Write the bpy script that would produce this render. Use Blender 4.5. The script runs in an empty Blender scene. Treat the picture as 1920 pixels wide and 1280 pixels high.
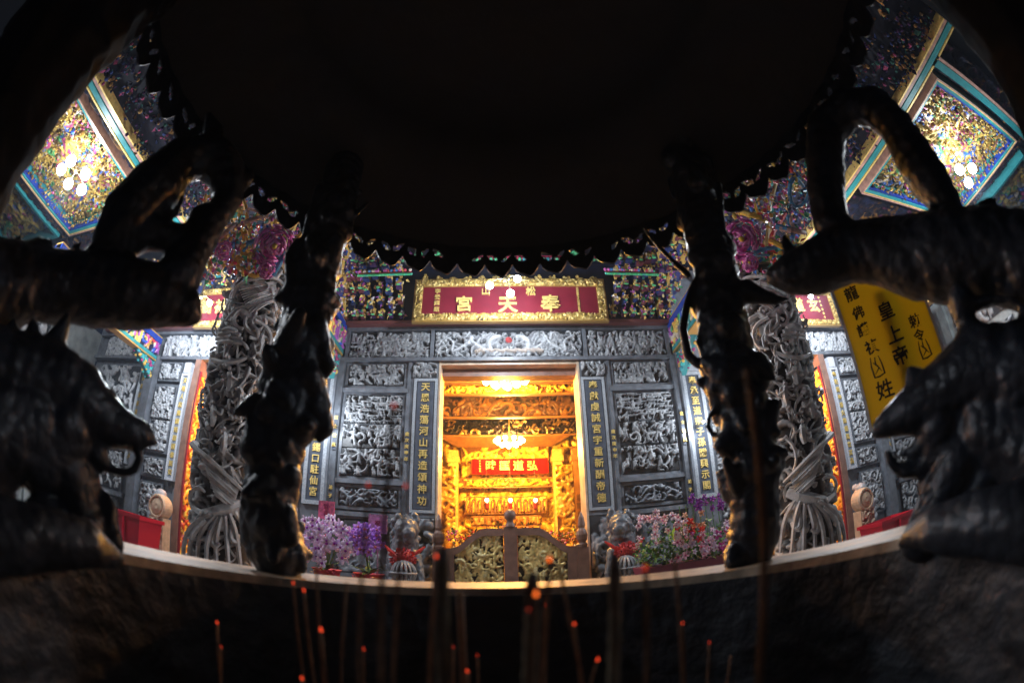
import bpy, math, random
import numpy as np
from mathutils import Vector, Matrix, noise
R = math.radians
sc = bpy.context.scene

# ------------------------------------------------------------------ camera, world, exposure
PIT, ROL, YAW, FPX = R(26.04), R(-1.327), R(-2.082), 871.8     # fisheye solved from the photograph
cam = bpy.data.cameras.new('camera'); camo = bpy.data.objects.new('camera', cam)
sc.collection.objects.link(camo); sc.camera = camo
cam.type = 'PANO'
try:
    cam.panorama_type = 'FISHEYE_EQUISOLID'
    cam.fisheye_lens = FPX / 1920 * 36; cam.fisheye_fov = R(180)
except AttributeError:
    cam.cycles.panorama_type = 'FISHEYE_EQUISOLID'
    cam.cycles.fisheye_lens = FPX / 1920 * 36; cam.cycles.fisheye_fov = R(180)
cam.sensor_width = 36; cam.sensor_fit = 'HORIZONTAL'; cam.clip_start = .01; cam.clip_end = 200
cam.lens = FPX / 1920 * 36
cam.dof.use_dof = True; cam.dof.focus_distance = 6.0; cam.dof.aperture_fstop = 2.0
M = Matrix.Rotation(YAW, 4, 'Z') @ Matrix.Rotation(PIT, 4, 'X') @ Matrix.Rotation(R(90), 4, 'X') @ Matrix.Rotation(ROL, 4, 'Z')
camo.matrix_world = M
w = bpy.data.worlds.new('World'); sc.world = w; w.use_nodes = True
bg = w.node_tree.nodes['Background']; bg.inputs[0].default_value = (.02, .035, .08, 1); bg.inputs[1].default_value = .18
sc.view_settings.view_transform = 'Standard'; sc.view_settings.look = 'None'; sc.view_settings.gamma = 1
sc.view_settings.exposure = 0.18
sc.cycles.use_denoising = True; sc.cycles.use_adaptive_sampling = True; sc.cycles.adaptive_threshold = .03; sc.cycles.volume_bounces = 0; sc.cycles.max_bounces = 4; sc.cycles.sample_clamp_indirect = 3.0
sc.cycles.caustics_reflective = False; sc.cycles.caustics_refractive = False

COOL = (.85, .92, 1.0); WARM = (1.0, .44, .06)
def lamp(name, loc, power, col, rad=.06, parent=None, spot=None):
    l = bpy.data.lights.new(name, 'POINT'); l.energy = power; l.color = col; l.shadow_soft_size = rad
    o = bpy.data.objects.new(name, l); sc.collection.objects.link(o); o.location = loc
    if parent: o.parent = parent; o.matrix_parent_inverse = Matrix.Translation(parent.location).inverted()
    return o

# ------------------------------------------------------------------ the lens, as rays (for reading positions off the photograph)
def ray(px, py):
    x, y = px - 960, 640 - py
    c, s = math.cos(ROL), math.sin(ROL); x, y = c*x - s*y, s*x + c*y
    r = math.hypot(x, y) + 1e-9; th = 2*math.asin(min(1, r/(2*FPX))); k = math.sin(th)/r
    v = (x*k, math.cos(th), y*k)
    c, s = math.cos(PIT), math.sin(PIT); v = (v[0], c*v[1] - s*v[2], s*v[1] + c*v[2])
    c, s = math.cos(YAW), math.sin(YAW); return Vector((c*v[0] - s*v[1], s*v[0] + c*v[1], v[2]))
def atY(px, py, Y): v = ray(px, py); return v*(Y/v.y)
def atZ(px, py, Z): v = ray(px, py); return v*(Z/v.z)
def atR(px, py, d): v = ray(px, py); return v*(d/math.hypot(v.x, v.y))     # at a horizontal distance
X0 = .2          # the temple's axis

# ------------------------------------------------------------------ objects
def link(o, parent=None):
    sc.collection.objects.link(o)
    if parent:
        o.parent = parent
        if parent.type == 'EMPTY': o.matrix_parent_inverse = Matrix.Translation(parent.location).inverted()
    return o
def thing(name, label, cat, loc=(0, 0, 0), group=None, kind=None):
    o = bpy.data.objects.new(name, None); link(o); o.location = loc; o.empty_display_size = .1
    tag(o, label, cat, group, kind); return o
def tag(o, label=None, cat=None, group=None, kind=None):
    if label: o['label'] = label
    if cat: o['category'] = cat
    if group: o['group'] = group
    if kind: o['kind'] = kind
    return o
def dup(root, loc=None):
    r = root.copy(); link(r)
    if loc is not None: r.location = loc
    for ch in list(root.children):
        c = ch.copy(); sc.collection.objects.link(c); c.parent = r
        for g in list(ch.children):
            d = g.copy(); sc.collection.objects.link(d); d.parent = c
    return r

class MB:
    """collects shapes, builds ONE mesh; vertices may carry colours"""
    def __init__(s): s.v = []; s.f = []; s.c = []; s.mi = []; s.col = (.5, .5, .5); s.m = 0
    def add(s, vs, fs, col=None):
        n = len(s.v); s.v += [tuple(p) for p in vs]; s.c += [col or s.col]*len(vs)
        s.f += [tuple(i + n for i in f) for f in fs]; s.mi += [s.m]*len(fs); return s
    def box(s, a, b, col=None, mat=None):
        x0, y0, z0 = a; x1, y1, z1 = b
        vs = [(x0,y0,z0),(x1,y0,z0),(x1,y1,z0),(x0,y1,z0),(x0,y0,z1),(x1,y0,z1),(x1,y1,z1),(x0,y1,z1)]
        if mat: vs = [mat @ Vector(p) for p in vs]
        return s.add(vs, [(0,3,2,1),(4,5,6,7),(0,1,5,4),(1,2,6,5),(2,3,7,6),(3,0,4,7)], col)
    def obox(s, c, hx, hy, hz, rot, col=None):
        return s.box((-hx,-hy,-hz), (hx,hy,hz), col, Matrix.Translation(c) @ rot.to_4x4())
    def tube(s, pts, rads, n=8, col=None, cap=True):
        pts = [Vector(p) for p in pts]
        if not hasattr(rads, '__len__'): rads = [rads]*len(pts)
        vs, fs = [], []; up = None
        for i, p in enumerate(pts):
            t = (pts[min(i+1, len(pts)-1)] - pts[max(i-1, 0)]).normalized()
            if up is None: up = t.orthogonal().normalized()
            up = (up - t*up.dot(t)).normalized(); sd = t.cross(up)
            for k in range(n):
                a = 2*math.pi*k/n; vs.append(p + (up*math.cos(a) + sd*math.sin(a))*rads[i])
        for i in range(len(pts)-1):
            for k in range(n): fs.append((i*n+k, i*n+(k+1)%n, (i+1)*n+(k+1)%n, (i+1)*n+k))
        if cap: fs.append(tuple(range(n))[::-1]); fs.append(tuple((len(pts)-1)*n+k for k in range(n)))
        return s.add(vs, fs, col)
    def lathe(s, prof, n=24, c=(0, 0, 0), col=None, a0=0, a1=2*math.pi):
        vs, fs = [], []; full = abs(a1-a0-2*math.pi) < 1e-6; m = n if full else n+1
        for r_, z in prof:
            for k in range(m):
                a = a0 + (a1-a0)*k/n; vs.append((c[0]+r_*math.cos(a), c[1]+r_*math.sin(a), c[2]+z))
        for i in range(len(prof)-1):
            for k in range(n): fs.append((i*m+k, i*m+(k+1)%m, (i+1)*m+(k+1)%m, (i+1)*m+k))
        return s.add(vs, fs, col)
    def sph(s, c, r_, col=None, n=10, sc3=(1, 1, 1), rot=None):
        vs, fs = [], []; m = n//2 + 1
        for i in range(m+1):
            th = math.pi*i/m
            for k in range(n):
                a = 2*math.pi*k/n; q = Vector((math.sin(th)*math.cos(a)*sc3[0], math.sin(th)*math.sin(a)*sc3[1], math.cos(th)*sc3[2]))*r_
                if rot: q = rot @ q
                vs.append(Vector(c)+q)
        for i in range(m):
            for k in range(n): fs.append((i*n+k, (i+1)*n+k, (i+1)*n+(k+1)%n, i*n+(k+1)%n))
        return s.add(vs, fs, col)
    def leaf(s, c, l, wd, rot, col=None):
        vs = [(0,0,0),(l*.35,-wd,.12*l),(l*.35,wd,.12*l),(l*.4,0,.05*l),(l,0,-.05*l)]
        m4 = Matrix.Translation(c) @ rot.to_4x4()
        return s.add([m4 @ Vector(p) for p in vs], [(0,1,3),(0,3,2),(1,4,3),(3,4,2)], col)
    def build(s, name, mats, parent=None, smooth=False, loc=None):
        me = bpy.data.meshes.new(name); me.from_pydata(s.v, [], s.f); 
        for m_ in (mats if isinstance(mats, (list, tuple)) else [mats]): me.materials.append(m_)
        if any(s.mi): me.polygons.foreach_set('material_index', s.mi)
        at = me.attributes.new('Col', 'FLOAT_COLOR', 'POINT')
        at.data.foreach_set('color', np.array([tuple(c[:3]) + (1,) for c in s.c], 'f').ravel())
        if smooth: me.polygons.foreach_set('use_smooth', [True]*len(me.polygons))
        me.update(); o = bpy.data.objects.new(name, me); link(o, parent)
        if loc is not None: o.location = loc
        return o

# ------------------------------------------------------------------ materials
def mat(name, col=(.5,.5,.5), rough=.5, metal=0, attr=False, noise_s=0, noise_a=.3, bump=0, bump_s=40, emit=None, es=0, spec=None):
    m = bpy.data.materials.new(name); m.use_nodes = True; nt = m.node_tree; N = nt.nodes; L = nt.links
    b = N['Principled BSDF']; b.inputs['Roughness'].default_value = rough; b.inputs['Metallic'].default_value = metal
    b.inputs['Base Color'].default_value = (*col, 1)
    if spec is not None: b.inputs['Specular IOR Level'].default_value = spec
    src = None
    if attr:
        a = N.new('ShaderNodeAttribute'); a.attribute_name = 'Col'; src = a.outputs['Color']
    tc = N.new('ShaderNodeNewGeometry')
    if noise_s:
        n = N.new('ShaderNodeTexNoise'); n.inputs['Scale'].default_value = noise_s; n.inputs['Detail'].default_value = 6
        L.new(tc.outputs['Position'], n.inputs['Vector'])
        mr = N.new('ShaderNodeMapRange'); mr.inputs['From Min'].default_value = .3; mr.inputs['From Max'].default_value = .7
        mr.inputs['To Min'].default_value = 1-noise_a; mr.inputs['To Max'].default_value = 1+noise_a
        L.new(n.outputs['Fac'], mr.inputs['Value'])
        mx = N.new('ShaderNodeMix'); mx.data_type = 'RGBA'; mx.blend_type = 'MULTIPLY'; mx.inputs[0].default_value = 1
        if src: L.new(src, mx.inputs[6])
        else: mx.inputs[6].default_value = (*col, 1)
        L.new(mr.outputs[0], mx.inputs[7]); src = mx.outputs[2]
        rr = N.new('ShaderNodeMapRange'); rr.inputs['To Min'].default_value = max(.05, rough-.12); rr.inputs['To Max'].default_value = min(1, rough+.15)
        L.new(n.outputs['Fac'], rr.inputs['Value']); L.new(rr.outputs[0], b.inputs['Roughness'])
    if src: L.new(src, b.inputs['Base Color'])
    if bump:
        n2 = N.new('ShaderNodeTexNoise'); n2.inputs['Scale'].default_value = bump_s; n2.inputs['Detail'].default_value = 5
        L.new(tc.outputs['Position'], n2.inputs['Vector'])
        bp = N.new('ShaderNodeBump'); bp.inputs['Strength'].default_value = bump; bp.inputs['Distance'].default_value = .02
        L.new(n2.outputs['Fac'], bp.inputs['Height']); L.new(bp.outputs[0], b.inputs['Normal'])
    if emit: b.inputs['Emission Color'].default_value = (*emit, 1); b.inputs['Emission Strength'].default_value = es
    return m
M_stone = mat('grey_stone', (.135,.15,.175), .38, noise_s=9, noise_a=.28, bump=.15, bump_s=60)
M_canopy = mat('sooty_canopy', (.010,.013,.022), .6, 0, noise_s=6, noise_a=.4, bump=.4, bump_s=12)
M_stonelt = mat('light_stone_border', (.33,.36,.40), .4, noise_s=60, noise_a=.35, bump=.2, bump_s=90)
M_slate = mat('slate_tablet', (.075,.09,.12), .32, noise_s=12, noise_a=.2)
M_carve = mat('carved_grey_stone', attr=True, rough=.42, noise_s=20, noise_a=.25, bump=.15, bump_s=80)
M_column = mat('carved_pale_stone', attr=True, rough=.6, noise_s=14, noise_a=.22, bump=.2, bump_s=70)
M_paint = mat('painted_carving', attr=True, rough=.33, noise_s=30, noise_a=.25)
M_gild = mat('gilded_wood', attr=True, rough=.4, metal=.25, noise_s=25, noise_a=.3)
M_gold = mat('gold_leaf', (.88,.64,.20), .38, .25, noise_s=18, noise_a=.25)
M_red = mat('red_lacquer', (.19,.010,.024), .45, noise_s=5, noise_a=.12)
M_redcloth = mat('red_cloth', (.5,.015,.012), .7, noise_s=40, noise_a=.3)
M_wood = mat('brown_wood', (.22,.12,.09), .42, noise_s=7, noise_a=.25, bump=.1, bump_s=30)
M_woodor = mat('orange_varnished_wood', (.42,.20,.06), .4, noise_s=7, noise_a=.3, bump=.1, bump_s=30)
M_darkb = mat('dark_blue_lacquer', (.003,.006,.022), .4, noise_s=5)
M_ceil = mat('black_lacquer_ceiling', (.006,.008,.016), .45, noise_s=3)
M_bronze = mat('blackened_bronze', (.030,.036,.050), .40, .25, noise_s=12, noise_a=.4, bump=.18, bump_s=30)
def add_scales(m, sc_, st):
    nt = m.node_tree; N = nt.nodes; v = N.new('ShaderNodeTexVoronoi'); v.inputs['Scale'].default_value = sc_; g_ = N.new('ShaderNodeNewGeometry'); nt.links.new(g_.outputs['Position'], v.inputs['Vector'])
    b2 = N.new('ShaderNodeBump'); b2.inputs['Strength'].default_value = st; b2.inputs['Distance'].default_value = .006; b2.invert = True; nt.links.new(v.outputs['Distance'], b2.inputs['Height'])
    old = [n for n in N if n.type == 'BUMP' and n != b2][0]; nt.links.new(old.outputs[0], b2.inputs['Normal']); nt.links.new(b2.outputs[0], N['Principled BSDF'].inputs['Normal'])
add_scales(M_bronze, 42, .55)
M_soot = mat('sooty_bronze', (.040,.045,.056), .5, .2, noise_s=10, noise_a=.5, bump=.6, bump_s=22)
M_rim = mat('brushed_brass_rim', (.62,.48,.35), .5, .15, noise_s=16, noise_a=.42, bump=.12, bump_s=40)
M_ash = mat('incense_ash', (.10,.095,.09), .95, noise_s=30, noise_a=.4, bump=.6, bump_s=50)
M_floor = mat('granite_paving', (.20,.19,.19), .5, noise_s=8, noise_a=.25)
M_bulb = mat('white_bulb', (1,1,1), .3, emit=(.86,.93,1), es=28)
M_bulbw = mat('warm_bulb', (1,1,1), .3, emit=(1,.80,.42), es=22)
M_metal = mat('lamp_metal', (.5,.4,.2), .3, .9)
M_teal = mat('teal_paint', (.03,.27,.29), .35, noise_s=9, noise_a=.15)
M_bluep = mat('blue_paint', (.012,.05,.34), .35, noise_s=9, noise_a=.15)
M_pinkp = mat('dusty_pink_paint', (.45,.27,.22), .4, noise_s=9)
M_stick = mat('incense_stick', (.22,.11,.06), .85, noise_s=60, noise_a=.4)
M_thick = mat('grey_brown_incense', (.20,.16,.11), .9, noise_s=50, noise_a=.4)
M_ember = mat('glowing_ember', (.3,.03,.01), .8, emit=(1,.07,.02), es=1.3)
M_ember2 = mat('dying_ember', (.25,.03,.02), .8, emit=(1,.06,.02), es=.55)
M_ember3 = mat('bright_ember', (.3,.05,.01), .8, emit=(1,.16,.02), es=2.0)
M_ashtip = mat('ash_tip', (.22,.20,.18), .95)
M_banner = mat('yellow_board', (.62,.48,.05), .55, noise_s=2.5, noise_a=.16, bump=.05, bump_s=20)
_nt = M_banner.node_tree; _b = _nt.nodes['Principled BSDF']; _t = _nt.nodes.new('ShaderNodeBsdfTranslucent'); _t.inputs[0].default_value = (.78,.60,.07,1)
_m = _nt.nodes.new('ShaderNodeMixShader'); _m.inputs[0].default_value = .6; _nt.links.new(_b.outputs[0], _m.inputs[1]); _nt.links.new(_t.outputs[0], _m.inputs[2]); _nt.links.new(_m.outputs[0], _nt.nodes['Material Output'].inputs[0])
M_bannere = mat('lamplit_board_edge', (.75,.75,.8), .5)  # lamp's white reflection along the board edge, put into its colour
M_ink = mat('black_ink', (.012,.012,.02), .6)
M_orchid = mat('orchid_petal', attr=True, rough=.6)
M_leaf = mat('leaf_green', (.04,.15,.03), .45, noise_s=20)
M_bin = mat('red_plastic', (.5,.01,.03), .35)
M_pinkcard = mat('pink_card', (.75,.16,.35), .6, noise_s=30, noise_a=.35)
M_planter = mat('maroon_planter', (.18,.03,.07), .5)
M_glowp = mat('gold_board', (.85,.55,.05), .5, noise_s=30, noise_a=.25)

# palettes: (colour, weight)
M_matte = mat('matte_painted_carving', attr=True, rough=.75, noise_s=30, noise_a=.25, spec=.15)
P_STONE = dict(ground=(.020,.022,.026), cols=[(.28,.295,.315),(.23,.245,.265),(.34,.355,.375),(.20,.21,.23)])
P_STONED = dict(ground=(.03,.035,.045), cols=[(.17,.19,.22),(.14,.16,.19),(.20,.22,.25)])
P_WHITE = dict(ground=(.03,.036,.045), cols=[(.40,.42,.45),(.34,.36,.39),(.47,.485,.51)])
P_COL = dict(ground=(.045,.032,.028), cols=[(.50,.49,.49),(.43,.42,.43),(.56,.55,.55),(.38,.37,.37)])
P_GOLD = dict(ground=(.20,.08,.008), cols=[(.95,.66,.07),(.90,.56,.05),(.80,.42,.04),(.97,.75,.15)])
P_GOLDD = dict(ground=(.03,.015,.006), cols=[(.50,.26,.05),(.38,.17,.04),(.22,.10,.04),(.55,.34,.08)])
P_GLDBLK = dict(ground=(.012,.009,.006), cols=[(.55,.36,.09),(.42,.28,.07),(.30,.19,.05),(.66,.50,.18)])
P_BROWN = dict(ground=(.03,.016,.012), cols=[(.20,.10,.06),(.26,.13,.06),(.42,.20,.05),(.15,.08,.06)])
P_MULTI = dict(ground=(.01,.012,.04), cols=[(.72,.50,.10),(.80,.62,.18),(.62,.30,.07),(.05,.12,.55),(.06,.40,.40),(.08,.38,.10),(.48,.05,.28),(.62,.06,.06),(.65,.55,.45),(.72,.50,.10),(.35,.10,.40)])
P_COFFER = dict(ground=(.012,.008,.008), cols=[(.50,.33,.06),(.60,.45,.12),(.40,.22,.04),(.30,.18,.05),(.10,.05,.02),(.05,.14,.45),(.08,.30,.10),(.40,.06,.18),(.45,.40,.35),(.60,.40,.09),(.55,.36,.08)])
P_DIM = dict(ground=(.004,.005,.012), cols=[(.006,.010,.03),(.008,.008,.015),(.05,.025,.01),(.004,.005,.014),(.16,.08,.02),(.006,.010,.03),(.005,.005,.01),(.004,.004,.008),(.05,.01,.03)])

# ------------------------------------------------------------------ carved relief as a height field
def field(w_, h_, res, seed, n, rad, pal, segs=5, kinds=('stroke',), step=1.6, extra=None):
    rg = random.Random(seed); nx = max(4, int(w_/res)+1); ny = max(4, int(h_/res)+1)
    dx, dy = w_/(nx-1), h_/(ny-1)
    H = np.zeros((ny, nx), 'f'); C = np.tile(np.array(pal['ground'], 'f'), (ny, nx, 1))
    def seg(ax, ay, bx, by, ra, rb, b, col):
        rm = max(ra, rb); i0 = max(0, int((min(ax,bx)-rm)/dx)); i1 = min(nx, int((max(ax,bx)+rm)/dx)+2)
        j0 = max(0, int((min(ay,by)-rm)/dy)); j1 = min(ny, int((max(ay,by)+rm)/dy)+2)
        if i0 >= i1 or j0 >= j1: return
        X, Y = np.meshgrid(np.arange(i0, i1)*dx, np.arange(j0, j1)*dy)
        ux, uy = bx-ax, by-ay; l2 = ux*ux+uy*uy+1e-12
        t = np.clip(((X-ax)*ux+(Y-ay)*uy)/l2, 0, 1); rr = ra+(rb-ra)*t
        q = 1-((X-ax-t*ux)**2+(Y-ay-t*uy)**2)/(rr*rr)
        v = np.where(q > 0, b*(.45+.55*np.sqrt(np.maximum(q, 0))), 0)
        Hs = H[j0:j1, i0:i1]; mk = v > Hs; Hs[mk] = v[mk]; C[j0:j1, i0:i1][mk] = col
    if extra: extra(seg, rg)
    for k in range(n):
        kd = rg.choice(kinds); x, y = rg.uniform(0, w_), rg.uniform(0, h_); b = rg.uniform(.35, 1)
        col = rg.choice(pal['cols']); r_ = rg.uniform(*rad)
        if kd == 'stroke':
            a = rg.uniform(0, 6.28); cu = rg.uniform(-1.1, 1.1)
            for i in range(segs):
                l = r_*step; x2, y2 = x+math.cos(a)*l, y+math.sin(a)*l; ra, rb = r_*(1-i/segs*.7), r_*(1-(i+1)/segs*.7)
                seg(x, y, x2, y2, ra, rb, b, col); x, y = x2, y2; a += cu
        elif kd == 'figure':
            hh = r_*rg.uniform(4, 6); ln = rg.uniform(-.3, .3)
            seg(x, y, x+ln*hh, y+hh*.6, r_*1.3, r_*.8, b, col); seg(x+ln*hh, y+hh*.78, x+ln*hh, y+hh*.82, r_*.75, r_*.75, min(1, b+.1), col)
            seg(x+ln*hh, y+hh*.55, x+rg.uniform(-2.5,2.5)*r_, y+hh*rg.uniform(.3,.8), r_*.45, r_*.35, b, col)
            seg(x, y, x-r_, y-hh*.3, r_*.6, r_*.4, b, col); seg(x, y, x+r_, y-hh*.3, r_*.6, r_*.4, b, col)
        elif kd == 'roof':
            wd = r_*rg.uniform(4, 7); b = max(.7, b)
            for s_ in (-1, 1): seg(x, y, x+s_*wd*.7, y+r_*.1, r_*.55, r_*.5, b, col); seg(x+s_*wd*.7, y+r_*.1, x+s_*wd, y+r_*.9, r_*.5, r_*.2, b, col)
            for q_ in (-.5, .5): seg(x+q_*wd, y, x+q_*wd, y-r_*3, r_*.3, r_*.3, b*.8, col)
    H[0, :] = H[-1, :] = H[:, 0] = H[:, -1] = 0
    return H, C, nx, ny, dx, dy
def gridmesh(name, pts, C, nx, ny, mt, parent, flip=False):
    me = bpy.data.meshes.new(name); me.vertices.add(nx*ny); me.vertices.foreach_set('co', pts.astype('f').ravel())
    idx = np.arange(nx*ny).reshape(ny, nx); a, b, c, d = idx[:-1,:-1].ravel(), idx[:-1,1:].ravel(), idx[1:,1:].ravel(), idx[1:,:-1].ravel()
    q = np.stack([d,c,b,a] if flip else [a,b,c,d], 1).astype('i'); nf = len(q)
    me.loops.add(nf*4); me.polygons.add(nf); me.loops.foreach_set('vertex_index', q.ravel())
    me.polygons.foreach_set('loop_start', np.arange(nf, dtype='i')*4); me.polygons.foreach_set('use_smooth', [True]*nf)
    at = me.attributes.new('Col', 'FLOAT_COLOR', 'POINT'); at.data.foreach_set('color', np.concatenate([C.reshape(-1,3), np.ones((nx*ny,1),'f')], 1).astype('f').ravel())
    me.materials.append(mt); me.update(calc_edges=True); me.validate()
    o = bpy.data.objects.new(name, me); link(o, parent); return o
def panel(name, o0, u, v, w_, h_, depth, seed, pal, mt, parent, n=None, rad=(.02,.045), res=.012, flip=False, **k):
    """carved panel: origin o0 (lower left), unit vectors u and v; relief stands out along u x v"""
    if n is None: n = int(w_*h_/(math.pi*((rad[0]+rad[1])/2)**2)*.50)
    H, C, nx, ny, dx, dy = field(w_, h_, res, seed, n, rad, pal, **k)
    u, v = Vector(u), Vector(v); nn = u.cross(v)
    if flip: nn = -nn
    X, Y = np.meshgrid(np.arange(nx)*dx, np.arange(ny)*dy)
    P = np.array(o0)[None,None,:] + X[...,None]*np.array(u) + Y[...,None]*np.array(v) + (H*depth)[...,None]*np.array(nn)
    return gridmesh(name, P, C, nx, ny, mt, parent, flip)
def frame(mb, x0, x1, z0, z1, y, t, d, col=None):
    """a picture-frame moulding standing d in front of y"""
    mb.box((x0-t, y-d, z0-t), (x1+t, y, z0), col); mb.box((x0-t, y-d, z1), (x1+t, y, z1+t), col)
    mb.box((x0-t, y-d, z0), (x0, y, z1), col); mb.box((x1, y-d, z0), (x1+t, y, z1), col)

# ------------------------------------------------------------------ sculpted continuous bodies (spheres, then voxel remesh)
def sculpt(name, balls, vox, mt, parent=None, amp=.004, ns=30, amp2=0, ns2=80, smooth=2, seed=0):
    mb = MB()
    for b in balls: mb.sph(b[0], b[1], n=10, sc3=b[2] if len(b) > 2 else (1,1,1), rot=b[3] if len(b) > 3 else None)
    me = bpy.data.meshes.new(name); me.from_pydata(mb.v, [], mb.f); o = bpy.data.objects.new(name, me); sc.collection.objects.link(o)
    md = o.modifiers.new('r', 'REMESH'); md.mode = 'VOXEL'; md.voxel_size = vox; md.use_smooth_shade = True
    m2 = o.modifiers.new('s', 'SMOOTH'); m2.factor = .5; m2.iterations = smooth
    dg = bpy.context.evaluated_depsgraph_get(); me2 = bpy.data.meshes.new_from_object(o.evaluated_get(dg))
    sc.collection.objects.unlink(o); bpy.data.objects.remove(o); bpy.data.meshes.remove(me)
    n = len(me2.vertices); co = np.empty(n*3, 'f'); no = np.empty(n*3, 'f')
    me2.vertices.foreach_get('co', co); me2.vertices.foreach_get('normal', no); co = co.reshape(-1,3); no = no.reshape(-1,3)
    off = Vector((seed*3.1, seed*1.7, 0)); d = np.empty(n, 'f')
    for i in range(n):
        p = Vector(co[i]); q = p*ns+off; x = noise.noise(q)
        x = amp*(1-2.2*abs(x))
        if amp2: x += amp2*noise.noise(p*ns2+off)
        d[i] = x
    co += no*d[:,None]; me2.vertices.foreach_set('co', co.ravel()); me2.materials.clear(); me2.materials.append(mt)
    at = me2.attributes.new('Col', 'FLOAT_COLOR', 'POINT'); at.data.foreach_set('color', np.tile(np.array([.3,.3,.3,1],'f'), n))
    me2.update(); me2.name = name; ob = bpy.data.objects.new(name, me2); link(ob, parent); return ob
def chain(path, step=.45):
    """spheres along a path of (point, radius)"""
    out = []
    for (a, ra), (b, rb) in zip(path[:-1], path[1:]):
        a, b = Vector(a), Vector(b); L_ = (b-a).length; n = max(1, int(L_/(max(.004, min(ra, rb)*step))))
        n = min(n, 40)
        for i in range(n): t = i/n; out.append((a.lerp(b, t), ra+(rb-ra)*t))
    out.append((Vector(path[-1][0]), path[-1][1])); return out
def pchain(pts, d, step=.45, k=1.0):
    """the same from photo positions (px, py, half width in px[, distance])"""
    path = []
    for p in pts:
        dd = p[3] if len(p) > 3 else d; q = atR(p[0], p[1], dd); path.append((q, p[2]/FPX*q.length*k*.97))
    return chain(path, step)

# ------------------------------------------------------------------ lettering
def glyph(name, text, size, mt, parent, mtx, extrude=.006, bold=.0, align='CENTER', sx=1.0):
    cu = bpy.data.curves.new(name, 'FONT'); cu.body = text; cu.size = size; cu.extrude = extrude; cu.offset = bold
    cu.align_x = align; cu.align_y = 'CENTER'; cu.resolution_u = 3
    o = bpy.data.objects.new(name, cu); sc.collection.objects.link(o)
    dg = bpy.context.evaluated_depsgraph_get(); me = bpy.data.meshes.new_from_object(o.evaluated_get(dg))
    sc.collection.objects.unlink(o); bpy.data.objects.remove(o)
    me.materials.clear(); me.materials.append(mt); me.name = name
    ob = bpy.data.objects.new(name, me); link(ob, parent); ob.matrix_basis = mtx @ Matrix.Diagonal((sx,1,1,1)); return ob
FRONT = Matrix.Rotation(R(90), 4, 'X')        # text standing up, read from the camera's side (-y)
def column_text(chars, x, z_top, z_bot, y, size, mt, parent, name='character'):
    n = len(chars)
    for i, ch in enumerate(chars):
        z = z_top + (z_bot - z_top)*(i+.5)/n
        glyph(name, ch, size, mt, parent, Matrix.Translation((x, y, z)) @ FRONT, bold=size*.012)


# ================================================================== SETTING
FLOOR = -.95
g = MB(); g.box((-28,-28,-1.75), (28,28,-1.7)); tag(g.build('courtyard_floor', M_floor), kind='structure')
g = MB(); g.box((-13,1.9,-1.7), (13,15,FLOOR)); tag(g.build('porch_floor', M_floor), kind='structure')

# ================================================================== TEMPLE
T = thing('temple_hall', 'carved grey stone temple front with golden hall glowing behind its open doorway', 'temple', (X0, 7, FLOOR))
YF = 7.0
def KX(s, x): return X0 + s*x*((.98 if s < 0 else 1.025) if x > 3.5 else 1)
def bx(mb, s, xa, xb, y0, y1, z0, z1, col=None):
    a, b = sorted((KX(s, xa), KX(s, xb))); mb.box((a,y0,z0), (b,y1,z1), col)
def spanel(name, s, xa, xb, z0, z1, y, depth, seed, pal, mt=M_carve, parent=T, **k):
    a, b = sorted((KX(s, xa), KX(s, xb)))
    return panel(name, (a, y, z0), (1,0,0), (0,0,1), b-a, z1-z0, depth, seed, pal, mt, parent, **k)
# wall body behind the carvings
mb = MB()
for s in (-1, 1):
    bx(mb, s, 1.14, 3.78, 7.08, 7.4, FLOOR, 3.05); bx(mb, s, 6.06, 9.95, 7.08, 7.4, FLOOR, 3.05)
mb.box((X0-9.9,7.08,3.05), (X0+10.1,7.4,5.0)); mb.build('wall', M_stone, T)
# long stone lintel band
mb = MB()
mb.box((X0-9.7,6.9,3.04), (X0+9.9,7.08,3.10)); mb.box((X0-9.7,6.93,3.62), (X0+9.9,7.08,3.68))
for x in (-2.78,-1.28,1.28,2.78): mb.box((X0+x-.03,6.94,3.10), (X0+x+.03,7.08,3.62))
mb.build('lintel', M_stone, T)
mb = MB(); mb.box((X0-2.85,6.8,3.68), (X0+2.9,6.93,3.74)); bx(mb, -1, 4.0, 9.6, 6.8, 6.93, 3.68, 3.74); bx(mb, 1, 4.0, 9.6, 6.8, 6.93, 3.68, 3.74)
mb.build('lintel_moulding', mat('dark_red_moulding', (.16,.05,.05), .35), T)
for i, (a, b, kd) in enumerate(((-2.74,-1.32,('figure','stroke','roof')), (-1.24,1.24,('stroke',)), (1.32,2.74,('stroke','figure')))):
    ex = None
    if i == 1:
        def ex(seg, rg):      # two dragons facing a pearl
            for sg in (-1, 1):
                p = None
                for k in range(46):
                    t = k/45; x = 1.24+sg*(.16+t*.94+.07*math.sin(t*19)); y = .24+.13*math.cos(t*12.5)
                    if p: seg(p[0], p[1], x, y, .042*(1-t*.5)*(1+.15*(k%2)), .042*(1-t*.5), 1.1, (.42,.44,.47))
                    p = (x, y)
            seg(1.24, .30, 1.24, .30, .06, .06, 1.4, (.40,.05,.05))
            for k in range(10): seg(1.24+.55*math.cos(k*.35), .1, 1.24+.5*math.cos(k*.35+.3), .13, .03, .03, 1.2, (.40,.34,.30))
    panel('carved_frieze', (X0+a, 7.02, 3.12), (1,0,0), (0,0,1), b-a, .48, .09, 40+i, P_STONE, M_carve, T, rad=(.018,.036), kinds=kd, extra=ex)
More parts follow.
